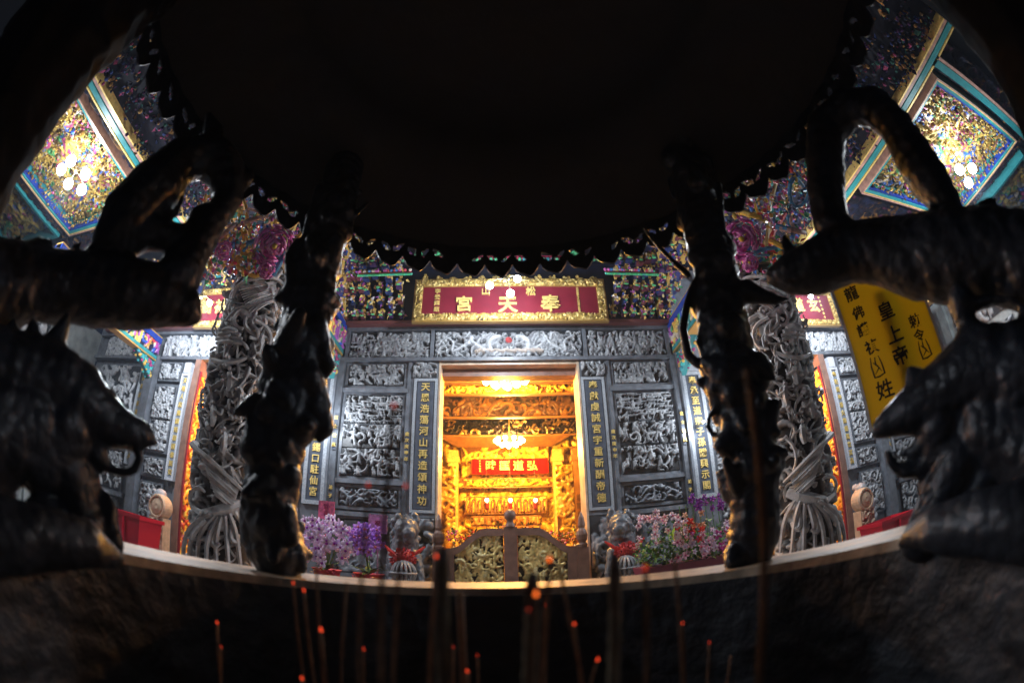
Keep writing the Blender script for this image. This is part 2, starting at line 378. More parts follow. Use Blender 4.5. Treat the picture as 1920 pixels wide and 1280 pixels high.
# central doorway reveal
mb = MB()
for s in (-1, 1): bx(mb, s, 1.11, 1.145, 6.96, 7.42, FLOOR, 3.04)
mb.box((X0-1.145,6.97,2.99), (X0+1.145,7.42,3.045)); mb.build('door_frame', mat('pale_door_jamb', (.55,.42,.30), .4, noise_s=6), T)
mb = MB(); mb.box((X0-1.11,7.15,2.86), (X0+1.11,7.38,2.99)); mb.build('door_head', M_wood, T)
couplets = {-1: '天恩浩蕩河山再造頌神功', 1: '奉獻虔誠宮宇重新酬帝德'}
outer = {-1: '天佑所居寶土錫口駐仙宮', 1: '奉承至道宗子孫騰興示閣'}
farcp = {-1: '天地人和風調雨順國泰民安', 1: '奉祀諸神香火鼎盛萬世其昌'}
for s in (-1, 1):
    sd = 0 if s < 0 else 100
    mb = MB(); bx(mb, s, 1.15, 1.62, 6.97, 7.08, .50, 3.04); mb.build('pilaster', M_stone, T)
    mb = MB(); a, b = sorted((X0+s*1.20, X0+s*1.50)); frame(mb, a, b, .62, 2.70, 6.97, .045, .02); mb.build('tablet_border', M_stonelt, T)
    mb = MB(); bx(mb, s, 1.215, 1.485, 6.955, 6.97, .635, 2.685); tb = mb.build('couplet_tablet', M_slate, T)
    column_text(couplets[s], X0+s*1.35, 2.68, .66, 6.945, .15, M_gold, tb)
    spanel('carved_capital', s, 1.18, 1.58, 2.76, 3.02, 6.965, .08, sd+1, P_STONE, rad=(.02,.035))
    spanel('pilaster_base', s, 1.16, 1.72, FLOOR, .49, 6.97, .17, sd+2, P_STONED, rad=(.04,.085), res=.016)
    mb = MB()                                      # frames of the panel column
    for z0, z1 in ((2.62,3.00), (1.10,2.46), (.62,.93), (-.45,.42)): 
        a, b = sorted((X0+s*1.72, X0+s*2.70)); frame(mb, a, b, z0, z1, 7.08, .05, .10)
    for z in (2.53, 1.02, .50): bx(mb, s, 1.64, 2.78, 6.93, 7.08, z-.035, z+.035)
    bx(mb, s, 1.60, 1.66, 6.95, 7.08, FLOOR, 3.04); bx(mb, s, 2.76, 2.86, 6.90, 7.08, FLOOR, 3.04)
    mb.build('panel_frame', M_stone, T)
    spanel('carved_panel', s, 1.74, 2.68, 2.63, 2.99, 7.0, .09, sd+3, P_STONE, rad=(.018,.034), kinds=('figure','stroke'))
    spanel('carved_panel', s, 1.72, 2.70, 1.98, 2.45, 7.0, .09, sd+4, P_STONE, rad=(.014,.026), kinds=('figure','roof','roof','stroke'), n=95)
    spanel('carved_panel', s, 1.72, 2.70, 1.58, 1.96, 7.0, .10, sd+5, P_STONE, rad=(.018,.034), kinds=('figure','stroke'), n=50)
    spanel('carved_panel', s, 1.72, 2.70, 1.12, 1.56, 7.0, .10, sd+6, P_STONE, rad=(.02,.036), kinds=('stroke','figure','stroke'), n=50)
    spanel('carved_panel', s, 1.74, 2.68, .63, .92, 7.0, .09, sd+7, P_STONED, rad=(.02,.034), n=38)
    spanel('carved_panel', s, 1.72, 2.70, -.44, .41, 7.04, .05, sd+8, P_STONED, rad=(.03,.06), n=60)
    for xx, z0, z1, ch in ((1.61, 1.35, 1.85, '歲次庚申年'), (2.80, 1.5, 2.1, '信士敬獻'), (2.80, .55, .95, '弟子叩')):
        mb = MB(); bx(mb, s, xx-.028, xx+.028, 6.885 if xx > 2 else 6.94, 6.90 if xx > 2 else 6.95, z0, z1); t2 = mb.build('inscription', M_slate, T)
        column_text(ch, X0+s*xx, z1, z0, 6.875 if xx > 2 else 6.93, .07, M_gold, t2)
    # outer tablets beside the central bay
    mb = MB(); bx(mb, s, 2.86, 2.90, 6.84, 7.08, FLOOR, 3.4); bx(mb, s, 2.90, 3.78, 6.96, 7.08, FLOOR, 3.04); mb.build('pilaster', M_stone, T)
    mb = MB(); a, b = sorted((X0+s*2.99, X0+s*3.25)); frame(mb, a, b, .66, 2.72, 6.96, .065, .05); bx(mb, s, 2.925, 3.315, 6.90, 6.96, 2.79, 3.0); mb.build('tablet_border', M_stonelt, T)
    mb = MB(); bx(mb, s, 2.99, 3.25, 6.93, 6.96, .66, 2.72); tb = mb.build('couplet_tablet', M_slate, T)
    column_text(outer[s], X0+s*3.12, 2.70, .70, 6.92, .155, M_gold, tb)
    spanel('carved_panel', s, 3.38, 3.76, .2, 2.9, 6.95, .07, sd+9, P_STONE, rad=(.02,.04))
    # side bay: doorway, reveal and everything beyond it
    mb = MB(); bx(mb, s, 6.02, 6.18, 6.9, 7.42, FLOOR, 3.04); bx(mb, s, 3.78, 3.86, 6.9, 7.42, FLOOR, 3.04); bx(mb, s, 3.86, 6.02, 7.2, 7.42, 2.80, 3.04)
    mb.build('door_frame', M_wood, T)
    mb = MB(); bx(mb, s, 5.985, 6.02, 6.93, 6.97, FLOOR, 2.8); mb.build('door_edge', M_red, T)
    xr_ = KX(s, 6.02)-s*.004; panel('reveal_carving', (xr_, 6.98, FLOOR), (0,1,0), (0,0,1), .43, 3.7, .05, sd+31, dict(ground=(.30,.05,.005), cols=[(.95,.45,.03),(.85,.30,.02),(.97,.62,.08),(.55,.06,.02)]), M_paint, T, rad=(.025,.05), res=.018, flip=s > 0)
    mb = MB(); a, b = sorted((KX(s, 6.32), KX(s, 6.46))); frame(mb, a, b, .68, 2.70, 7.04, .05, .12); bx(mb, s, 6.30, 6.48, 6.92, 7.04, 2.76, 2.98); mb.build('tablet_border', mat('white_stone_border', (.55,.58,.64), .4, noise_s=50), T)
    mb = MB(); bx(mb, s, 6.32, 6.46, 6.95, 7.04, .68, 2.70); tb = mb.build('couplet_tablet', mat('grey_tablet', (.25,.28,.32), .4), T)
    column_text(farcp[s], KX(s, 6.39), 2.68, .70, 6.94, .12, M_gold, tb)
    mb = MB(); bx(mb, s, 6.2, 7.35, 7.04, 7.08, FLOOR, 3.04); a, b = sorted((KX(s, 6.62), KX(s, 7.22)))
    for z0, z1 in ((2.62,2.96), (1.15,2.46), (.66,1.0), (-.35,.5)): frame(mb, a, b, z0, z1, 7.04, .035, .08)
    bx(mb, s, 7.30, 7.56, 6.82, 7.08, FLOOR, 3.10); mb.build('panel_frame', M_stone, T)
    for q, (z0, z1) in enumerate(((2.62,2.96), (1.80,2.46), (1.15,1.77), (.66,1.0), (-.35,.5))):
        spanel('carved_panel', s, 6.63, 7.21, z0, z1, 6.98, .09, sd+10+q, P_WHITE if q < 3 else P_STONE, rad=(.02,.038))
    mb = MB(); a, b = sorted((KX(s, 7.62), KX(s, 7.80))); frame(mb, a, b, .8, 2.75, 7.0, .03, .1); mb.build('tablet_border', M_stonelt, T)
    mb = MB(); a, b = sorted((KX(s, 7.64), KX(s, 7.78))); mb.box((a,6.95,.82), (b,6.99,2.73)); tb = mb.build('couplet_tablet', M_stonelt, T)
    column_text('風調雨順國泰民安香火', KX(s, 7.71), 2.7, .85, 6.94, .12, M_gold, tb)
    spanel('carved_panel', s, 7.95, 9.5, 1.2, 2.9, 7.0, .08, sd+20, P_WHITE, rad=(.03,.06), n=90)
    spanel('carved_panel', s, 7.95, 9.5, .2, 1.0, 7.0, .08, sd+21, P_STONE, rad=(.03,.05), n=70)
    spanel('carved_panel', s, 7.95, 9.5, -.8, .05, 7.0, .08, sd+22, P_STONE, rad=(.03,.05), n=70)
    mb = MB(); bx(mb, s, 7.86, 9.6, 6.93, 7.08, 1.02, 1.12); bx(mb, s, 7.86, 9.6, 6.93, 7.08, .07, .17); mb.build('string_course', M_stone, T)
    spanel('carved_frieze', s, 3.9, 7.3, 3.12, 3.60, 7.02, .09, sd+23, P_WHITE, rad=(.022,.042), kinds=('figure','stroke'))
    spanel('carved_frieze', s, 7.6, 9.5, 3.12, 3.60, 7.02, .09, sd+24, P_WHITE, rad=(.022,.042))
    # gilded carvings seen through the side door
    o0 = (min(KX(s, 4.6), KX(s, 8.2)), 7.9, FLOOR)
    panel('gilded_screen', o0, (1,0,0), (0,0,1), 3.6, 3.9, .12, sd+30, dict(ground=(.14,.02,.004), cols=[(.95,.42,.03),(.85,.28,.02),(.95,.55,.06),(.45,.05,.02)]), M_paint, T, rad=(.04,.08), res=.025)
    # side wall of the porch
    xs = X0 + s*9.85; 
    mb = MB(); mb.box((min(xs, xs+s*.3), -3, FLOOR), (max(xs, xs+s*.3), 7.1, 3.7))
    for y in (-1.0, 1.3, 3.4, 5.6): mb.box((min(xs-s*.12, xs), y-.12, FLOOR), (max(xs-s*.12, xs), y+.12, 3.7))
    mb.build('side_wall', mat('green_grey_stone', (.30,.33,.33), .5, noise_s=5, noise_a=.25), T)
    for q, y in enumerate((-.8, 1.5, 3.6)):
        for z0, z1 in ((-.7, .6), (.8, 2.3), (2.5, 3.55)):
            u = (0,1,0); panel('carved_panel', (xs-s*.01, y, z0), u, (0,0,1), 1.75, z1-z0, .08, sd+60+q+int(z0*10), P_WHITE, M_carve, T, rad=(.05,.09), res=.03, n=45, flip=s > 0)

# ---- painted beams running forward from the front
for s in (-1, 1):
    for x, y0, y1, z0, z1 in ((2.95, 4.4, 6.9, 3.16, 3.72), (7.45, 3.4, 6.85, 2.98, 3.46)):
        x_ = KX(s, x); mb = MB(); mb.box((x_-.09, y0, z0), (x_+.09, y1, z1)); bm_ = mb.build('painted_beam', M_darkb, T)
        mb = MB()
        for z, m_ in ((z0-.03, 0), (z1, 0)): mb.box((x_-.12, y0, z), (x_+.12, y1, z+.03))
        mb.build('beam_edge', mat('gilt_edge', (.70,.42,.12), .35, .5), bm_)
        mb = MB(); mb.box((x_-.13, y0, z1-.12), (x_+.13, y1, z1-.002)); mb.build('beam_edge', M_bluep, bm_)
        mb = MB(); mb.box((x_-.125, y0, z0+.002), (x_+.125, y1, z0+.07)); mb.build('beam_edge', M_teal, bm_)
        for sg in (-1, 1):
            panel('beam_carving', (x_+sg*.10, y0, z0+.07), (0,1,0), (0,0,1), y1-y0, z1-z0-.19, .06, int(x*10)+sg, P_MULTI, M_paint, bm_, rad=(.03,.055), res=.02, kinds=('figure','stroke'), flip=sg < 0)
        # gusset below the beam, against the wall
        mb = MB(); mb.add([(x_-.06, 6.9, z0-.45), (x_-.06, 6.9, z0-.03), (x_-.06, 6.2, z0-.03), (x_+.06, 6.9, z0-.45), (x_+.06, 6.9, z0-.03), (x_+.06, 6.2, z0-.03)], [(0,1,2),(5,4,3),(0,2,5,3),(0,3,4,1),(1,4,5,2)])
        gs = mb.build('beam_gusset', M_teal, T)
        rg = random.Random(5); mb = MB()
        for k in range(60):
            y = rg.uniform(6.25, 6.88); zt = z0-.05; zb = z0-.03-.42*(y-6.2)/.7; z = rg.uniform(zb, zt)
            for sg in (-1, 1): mb.sph((x_+sg*.065, y, z), rg.uniform(.02,.045), rg.choice([(.06,.45,.42),(.7,.45,.1),(.05,.3,.35),(.4,.05,.2)]), n=6)
        mb.build('gusset_carving', M_paint, gs)

# ---- stepped roof brackets above the front
rg = random.Random(11)
def clump(mb, c, r_, pal, k=8):
    for i in range(k):
        p = Vector(c) + Vector((rg.gauss(0,1), rg.gauss(0,1), rg.gauss(0,1)))*r_*.6; cl = rg.choice(pal)
        if rg.random() < .5: mb.leaf(p, r_*rg.uniform(.8,1.6), r_*rg.uniform(.25,.5), Matrix.Rotation(rg.uniform(0,6.3), 3, 'Z') @ Matrix.Rotation(rg.uniform(-1.5,1.5), 3, 'Y') @ Matrix.Rotation(rg.uniform(-1.5,1.5), 3, 'X'), cl)
        else: mb.sph(p, r_*rg.uniform(.2,.42), cl, n=6, sc3=(1, 1, rg.uniform(.6,1.6)))
BR = [(.85,.62,.20),(.80,.55,.15),(.70,.50,.14),(.62,.40,.10),(.75,.60,.30),(.35,.10,.42),(.50,.06,.30),(.55,.50,.55),(.05,.12,.45),(.05,.35,.15),(.6,.25,.08)]
def bracket(x, y, z, dx, dy, tiers, k=1.0):
    mb = MB(); jz = rg.uniform(-.07,.07); jx = rg.uniform(-.02,.02); sp = rg.uniform(.17,.215)
    for i in range(tiers):
        c = Vector((x+(dx+jx)*i+rg.uniform(-.02,.02), y+dy*i, z+jz*(i > 0)+sp*i*k+rg.uniform(-.02,.02))); e = .05+.012*i
        e *= .62; mb.box((c.x-e, c.y-e, c.z-.02), (c.x+e, c.y+e, c.z+.02), rg.choice([(.02,.04,.14),(.16,.04,.06),(.08,.04,.14)]))
        clump(mb, c+Vector((0,-.04,.06)), .060*k, BR, 20)
        if i % 2 == 0: mb.sph((c.x, c.y-.10, c.z+.0), .042, (.12,.55,.22), n=8, sc3=(1,.6,.35))
        mb.box((c.x-.022, c.y-.02, c.z+.02), (c.x+.022, c.y+.18, c.z+.17), (.62,.40,.10) if rg.random() < .55 else (.04,.06,.22))
    return mb.build('roof_bracket', M_paint, T)
for s in (-1, 1):
    for j in range(7):
        x = 1.82 + j*.17; bracket(X0+s*x, 6.8, 3.80, s*.02, -.13, 6)
    for j in range(4): bracket(X0+s*(2.85-j*.06), 6.55-j*.42, 3.9+.02*j, -s*.06, -.06, 6)
    for j in range(9): bracket(KX(s, 3.7+j*.42), 6.75, 4.55 if j < 8 else 3.9, 0, -.15, 4, 1.2)
    for j in range(5): bracket(KX(s, 7.7+j*.4), 6.75, 3.85, 0, -.15, 5, 1.2)
for j in range(9): bracket(X0-1.72+j*.43, 6.55, 4.84, 0, -.16, 3, .8)
mb = MB(); mb.box((X0-2.95,6.9,3.74), (X0+2.95,7.078,5.0)); mb.box((X0-2.9,5.4,4.93), (X0+2.9,6.9,4.99)); mb.build('bracket_backing', M_darkb, T)
mb = MB()
for j in range(2): mb.box((X0-2.9,6.45-.4*j,4.76+.17*j), (X0+2.9,6.51-.4*j,4.80+.17*j), (.35,.02,.06))
zg = atY(750, 514, 6.0).z
for sg in (-1, 1): mb.box(tuple(sorted((X0+sg*1.55, X0+sg*2.45)))[:1]+(6.02,zg+.035), tuple(sorted((X0+sg*1.55, X0+sg*2.45)))[1:]+(6.08,zg+.06), (.45,.03,.07))
for j in range(64):
    sg = -1 if j % 2 else 1; x = X0+sg*(1.55+.0285*(j//2)); mb.sph((x, 6.0, zg), .024, rg.choice([(.06,.50,.20),(.05,.40,.3),(.10,.55,.25)]), n=6)
    if rg.random() < .5: mb.sph((x, 6.02, zg+.09), .028, rg.choice([(.7,.08,.12),(.1,.3,.65),(.7,.6,.5),(.65,.15,.45)]), n=6)
for j in range(70):
    x = X0-2.8+j*.081; mb.sph((x, 6.44, 4.72), .032, rg.choice([(.05,.35,.15),(.04,.25,.3),(.08,.4,.2)]), n=6)
for j in range(11):                                   # small pointed finials above the board
    x = X0-1.95+j*.39; z = 4.83
    mb.lathe([(.07,0),(.075,.03),(.04,.08),(.03,.12)], 8, (x,6.44,z), (.06,.42,.18)); mb.lathe([(.035,.12),(.02,.17),(0,.22)], 8, (x,6.44,z), rg.choice([(.6,.04,.06),(.62,.5,.3)]))
mb.build('bracket_cresting', M_paint, T)

# ---- porch ceiling, ceiling carvings, coffers
ZC = 4.9
mb = MB(); mb.box((-16,-4,ZC+.75), (16,7.3,ZC+.85)); mb.box((X0-3,1.0,ZC+.09), (X0+3,7.08,ZC+.2)); mb.build('porch_ceiling', M_ceil, T)
for s in (-1, 1):
    xa, xb = (-9.27, -6.35) if s < 0 else (6.54, 9.95); y0, y1 = (1.45, 4.55) if s < 0 else (1.32, 4.0)
    cf = MB()
    def ring(mb, xa, xb, y0, y1, t, z0, z1, col=None):
        mb.box((xa-t,y0-t,z0), (xb+t,y0,z1), col); mb.box((xa-t,y1,z0), (xb+t,y1+t,z1), col); mb.box((xa-t,y0,z0), (xa,y1,z1), col); mb.box((xb,y0,z0), (xb+t,y1,z1), col)
    ring(cf, xa, xb, y0, y1, .10, ZC, ZC+.5); co = cf.build('coffer', M_teal, T)
    cf = MB(); ring(cf, xa-.06, xb+.06, y0-.06, y1+.06, .02, ZC-.01, ZC+.3); cf.build('coffer_edge', M_gold, co)
    cf = MB(); ring(cf, xa-.08, xb+.08, y0-.08, y1+.08, .03, ZC-.02, ZC+.3); cf.build('coffer_edge', M_pinkp, co)
    cf = MB(); ring(cf, xa+.04, xb-.04, y0+.04, y1-.04, .038, ZC+.03, ZC+.15); cf.build('coffer_edge', M_bluep, co)
    cf = MB()
    for t in range(5):                              # stepped bracket tiers climbing into the coffer
        e = .12+t*.24; z = ZC+.10+t*.05
        for k in range(int(2*((xb-xa)+(y1-y0)-4*e)/.13)):
            per = 2*((xb-xa-2*e)+(y1-y0-2*e)); u_ = k*.13
            lx, ly = xb-xa-2*e, y1-y0-2*e
            if u_ < lx: p = (xa+e+u_, y0+e)
            elif u_ < lx+ly: p = (xb-e, y0+e+u_-lx)
            elif u_ < 2*lx+ly: p = (xb-e-(u_-lx-ly), y1-e)
            elif u_ < per: p = (xa+e, y1-e-(u_-2*lx-ly))
            else: break
            clump(cf, (p[0], p[1], z), .075, P_COFFER['cols'][:5] if (t % 2 == 0 and k % 3) else P_COFFER['cols'], 6)
    cf.build('coffer_brackets', M_gild, co)
    panel('coffer_carving', (xa, y0, ZC+.34), (1,0,0), (0,1,0), xb-xa, y1-y0, .12, 300+s, P_COFFER, M_gild, co, rad=(.03,.065), res=.026, n=800, flip=True)
    # margin of the coffer with small carvings
    for (a, b, c_, d_) in ((xa-1.0 if s > 0 else xa-.9, y0-.8, xb+(.9), y0-.2), (xa-.9, y1+.22, xb+.9, y1+1.0)):
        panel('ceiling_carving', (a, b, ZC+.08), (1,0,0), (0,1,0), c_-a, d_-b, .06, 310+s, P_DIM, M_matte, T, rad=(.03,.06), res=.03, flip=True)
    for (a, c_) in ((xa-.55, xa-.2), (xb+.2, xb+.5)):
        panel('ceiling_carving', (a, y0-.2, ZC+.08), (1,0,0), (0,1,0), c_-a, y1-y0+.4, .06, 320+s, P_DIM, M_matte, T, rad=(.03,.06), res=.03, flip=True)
    # long tie beams either side
    xbm = -5.78 if s < 0 else 6.05
    for dx_, wd, m_ in ((0, .06, M_teal), (.125*(-s), .035, M_pinkp), (.18*(-s), .018, M_gold), (-.11*(-s), .02, M_gold)):
        mb = MB(); mb.box((xbm+dx_-wd, .2, ZC-.06), (xbm+dx_+wd, 6.8, ZC+.3)); mb.build('ceiling_beam', m_, T)
    if s > 0:
        for dy_, wd, m_ in ((0, .07, M_teal), (-.11, .03, M_pinkp)):
            mb = MB(); mb.box((6.14, .98+dy_-wd, ZC-.06), (11.2, .98+dy_+wd, ZC+.3)); mb.build('ceiling_beam', m_, T)
    # dim carved ceiling towards the middle
    a, b = (-5.6, -2.9) if s < 0 else (3.1, 5.84)
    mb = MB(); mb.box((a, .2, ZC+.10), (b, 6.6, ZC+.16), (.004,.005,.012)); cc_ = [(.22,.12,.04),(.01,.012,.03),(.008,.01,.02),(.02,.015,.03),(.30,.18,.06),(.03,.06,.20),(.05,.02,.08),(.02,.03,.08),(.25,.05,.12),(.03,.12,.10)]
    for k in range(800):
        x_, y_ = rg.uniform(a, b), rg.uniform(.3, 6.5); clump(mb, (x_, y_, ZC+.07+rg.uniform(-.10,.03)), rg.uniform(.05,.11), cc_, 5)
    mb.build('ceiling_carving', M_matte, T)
    # the next coffer, past the side wall line
    a, b = (-13.2, -9.95) if s < 0 else (10.9, 14)
    cf = MB(); ring(cf, a, b, 1.5, 4.5, .1, ZC, ZC+.4); c2 = cf.build('coffer', M_teal, T)
    panel('coffer_carving', (a, 1.5, ZC+.4), (1,0,0), (0,1,0), b-a, 3.0, .16, 340+s, P_COFFER, M_gild, c2, rad=(.05,.1), res=.05, n=260, flip=True)

# ---- the golden hall inside
def wz(py, Y): return atY(955, py, Y).z
mb = MB(); mb.box((X0-3.2,7.4,FLOOR-.02), (X0+3.2,14,FLOOR+.01)); mb.build('hall_floor', mat('hall_floor_tile', (.30,.10,.05), .25), T)
mb = MB(); mb.box((X0-3.2,7.42,5.6), (X0+3.2,14,5.7)); mb.box((X0-3.3,7.42,FLOOR), (X0-3.2,14,5.6)); mb.box((X0+3.2,7.42,FLOOR), (X0+3.3,14,5.6)); mb.box((X0-3.2,13.9,FLOOR), (X0+3.2,14,5.6))
mb.build('hall_wall', mat('dark_hall_wood', (.05,.025,.02), .5), T)
def hband(name, ya, yb, Y, pal, seed, mt=M_gild, xa=-2.6, xb=2.6, depth=.1, rad=(.03,.05), **k):
    z1, z0 = wz(ya, Y), wz(yb, Y)
    mb = MB(); mb.box((X0+xa, Y+.02, z0), (X0+xb, Y+.10, z1)); bk = mb.build(name, M_wood, T)
    panel(name.split('_')[0]+'_carving', (X0+xa, Y, z0+.03), (1,0,0), (0,0,1), xb-xa, z1-z0-.06, depth, seed, pal, mt, bk, rad=rad, res=.018, **k)
    mb = MB(); mb.box((X0+xa, Y-.03, z0), (X0+xb, Y+.02, z0+.025)); mb.box((X0+xa, Y-.03, z1-.025), (X0+xb, Y+.02, z1)); mb.build(name.split('_')[0]+'_moulding', M_woodor, bk); return bk
hband('upper_beam', 694, 716, 8.6, P_GOLD, 401)
hband('cross_beam', 720, 740, 9.0, P_GOLD, 402, rad=(.02,.04))
hband('brown_beam', 741, 783, 10, P_BROWN, 403, mt=M_paint, rad=(.03,.06))
hband('dark_gap_band', 784, 817, 11.2, dict(ground=(.01,.008,.01), cols=[(.03,.02,.03),(.02,.015,.02),(.6,.4,.15),(.03,.02,.03),(.04,.03,.03)]), 404, rad=(.02,.05))  # unlit gap under the hall ceiling and its sparkles, painted onto a band
YA = 13
z = wz
mb = MB(); mb.add([(X0-1.9,YA-.5,z(816,YA-.5)),(X0+1.9,YA-.5,z(816,YA-.5)),(X0+1.35,YA,z(838,YA)),(X0-1.35,YA,z(838,YA))], [(0,1,2,3)]); mb.build('altar_canopy', M_woodor, T)
panel('altar_backboard', (X0-1.25,YA-.02,z(896,YA)), (1,0,0), (0,0,1), 2.5, z(838,YA)-z(896,YA), .1, 410, P_GOLD, M_gild, T, rad=(.04,.07), res=.025)
panel('altar_backboard', (X0-2.4,YA+.3,-.9), (1,0,0), (0,0,1), 4.8, 4.9, .1, 411, P_GOLD, M_gild, T, rad=(.05,.09), res=.035)
hband('altar_lintel', 896, 914, YA-.1, P_GOLD, 412, xa=-1.6, xb=1.6, rad=(.03,.05))
hband('altar_frieze', 930, 963, YA-.05, P_GOLD, 413, xa=-1.15, xb=1.15, kinds=('figure',), n=90)
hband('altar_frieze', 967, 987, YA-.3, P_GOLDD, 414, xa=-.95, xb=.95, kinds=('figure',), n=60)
hband('altar_table', 1005, 1050, YA-1.0, P_GOLD, 415, xa=-1.0, xb=1.0)
mb = MB()
for i in range(13):                                   # row of arched niches
    x = X0-1.05+i*.175; zb, zt = z(962,YA), z(936,YA); mb.tube([(x-.05,YA-.2,zb+.02),(x-.05,YA-.2,zt-.08),(x-.03,YA-.2,zt-.03),(x+.03,YA-.2,zt-.03),(x+.05,YA-.2,zt-.08),(x+.05,YA-.2,zb+.02)], .018, 6)
mb.build('altar_niches', M_wood, T)
for s in (-1, 1):
    for x, y, r_, mt in ((1.42, YA-.4, .13, M_gold), (1.8, YA-1.4, .12, M_woodor)):
        mb = MB(); mb.box((X0+s*x-r_, y-r_, FLOOR), (X0+s*x+r_, y+r_, z(845, y))); mb.box((X0+s*x-r_*1.3, y-r_*1.3, z(868,y)), (X0+s*x+r_*1.3, y+r_*1.3, z(858,y))); pc = mb.build('altar_column', mt, T)
        column_text('護國庇民顯威靈聖', X0+s*x, z(930,y), -.3, y-r_-.01, .17, M_wood, pc)
    panel('side_carving', (X0+s*1.36-.24, 10.6, -.9), (1,0,0), (0,0,1), .42, 2.9, .1, 420+s, P_GOLD, M_gild, T, rad=(.03,.06), res=.025)
    panel('side_carving', (X0+s*2.0-.3, 11.6, -.9), (1,0,0), (0,0,1), .6, 3.7, .1, 425+s, P_GOLD, M_gild, T, rad=(.03,.07), res=.025)

# ================================================================== BOARDS WITH WRITING
def sign(label, xc, z0, z1, hw, y, chars, small=(), fr=.13, frame_seed=1, xoff=0, fmat=M_gild, cat='name board', name='name_board', board=M_red):
    t = thing(name, label, cat, (xc, y, z0))
    mb = MB(); mb.box((xc-hw,y,z0), (xc+hw,y+.06,z1)); bd = mb.build('board', board, t)
    if fr:
        for (a, b, w_, h_) in ((xc-hw-fr, z0-fr, 2*hw+2*fr, fr), (xc-hw-fr, z1, 2*hw+2*fr, fr), (xc-hw-fr, z0, fr, z1-z0), (xc+hw, z0, fr, z1-z0)):
            panel('gilded_frame', (a, y-.01, b), (1,0,0), (0,0,1), w_, h_, .07, frame_seed+int(a*7+b*3), P_GLDBLK, M_gild, t, rad=(.014,.028), res=.009, n=int(w_*h_*900))
        mb = MB(); frame(mb, xc-hw-fr, xc+hw+fr, z0-fr, z1+fr, y+.06, .02, .09); frame(mb, xc-hw, xc+hw, z0, z1, y+.05, .012, .07); mb.build('frame_fillet', mat('old_gold', (.40,.24,.06), .4, .3), t)
    for ch, x, z_, sz in chars: glyph('character', ch, sz, M_gold, bd, Matrix.Translation((x, y-.02, z_)) @ FRONT, extrude=.018, bold=sz*.02)
    for txt, x, za, zb, sz in small: column_text(txt, x, za, zb, y-.012, sz, M_gold, bd)
    return t
YP = 6.62
P = lambda px, py, Y=YP: atY(px, py, Y)
pa, pb = P(790,590), P(1117,538)
mt_ = sign('wide red name board in gilded frame above the central doorway', (pa.x+pb.x)/2, pa.z, pb.z, (pb.x-pa.x)/2, YP,
     [('宮', P(870,573).x, P(870,573).z, .30), ('天', P(952,574).x, P(952,574).z, .33), ('奉', P(1032,572).x, P(1032,572).z, .33),
      ('山', P(911,548).x, P(911,548).z, .16), ('松', P(995,548).x, P(995,548).z, .17)],
     small=(('李登輝題', P(820,560).x, pb.z-.03, pa.z+.03, .10), ('中華民國七十九年庚午冬吉旦', P(1084,560).x, pb.z-.02, pa.z+.02, .045)))
# scrolled top edge of the frame
mb = MB(); rg = random.Random(3)
for i in range(13):
    x = pa.x-.1+(pb.x-pa.x+.2)*(i+.5)/13
    mb = MB()
    for k in range(9): mb.sph((x+rg.uniform(-.05,.05), YP+.0, pb.z+.15+abs(rg.gauss(0,.03))), rg.uniform(.02,.035), rg.choice(P_GLDBLK['cols']), n=6)
    mb.build('crest_scroll', M_gild, mt_)
for s in (-1, 1):
    if s < 0: a, b = P(372,612), P(450,566)
    else: a, b = P(1455,592), P(1550,556)
    zb, zt = (3.70, 4.30) if s < 0 else (3.66, 4.26)
    xo = a.x if s < 0 else b.x; xc = xo - s*1.2
    ch = [('高', P(385,590).x, 4.0, .32), ('祐', P(411,590).x, 4.0, .32), ('威', P(411,590).x+.62, 4.0, .32)] if s < 0 else [('道', P(1495,572).x, 3.97, .32), ('玄', P(1524,572).x, 3.97, .32), ('妙', P(1495,572).x-.6, 3.97, .32)]
    sm = (('歲次庚午年', P(368,590).x+.06, 4.28, 3.72, .07),) if s < 0 else (('中華民國庚午', P(1541,575).x-.02, 4.24, 3.68, .06),)
    sign('smaller red name board above the left side door, partly behind the stone column' if s < 0 else 'smaller red name board above the right side door, beside the yellow board', xc, zb, zt, 1.2, YP, ch, sm, fr=.11, frame_seed=7+s)
a, b = atY(885,888,12.6), atY(1027,858,12.6)
sign('bright red name board with gold characters inside the golden hall', (a.x+b.x)/2, a.z, b.z, (b.x-a.x)/2, 12.6,
     [(c, atY(px,873,12.6).x, atY(px,874,12.6).z, .30) for c, px in (('時',920),('匡',946),('道',972),('弘',998))], small=(('甲子年敬獻', atY(900,873,12.6).x, b.z-.03, a.z+.03, .06),), fr=0, board=mat('bright_red_board', (.62,.004,.004), .9, spec=.05))
sgn = bpy.data.objects['name_board.003'] if 'name_board.003' in bpy.data.objects else None

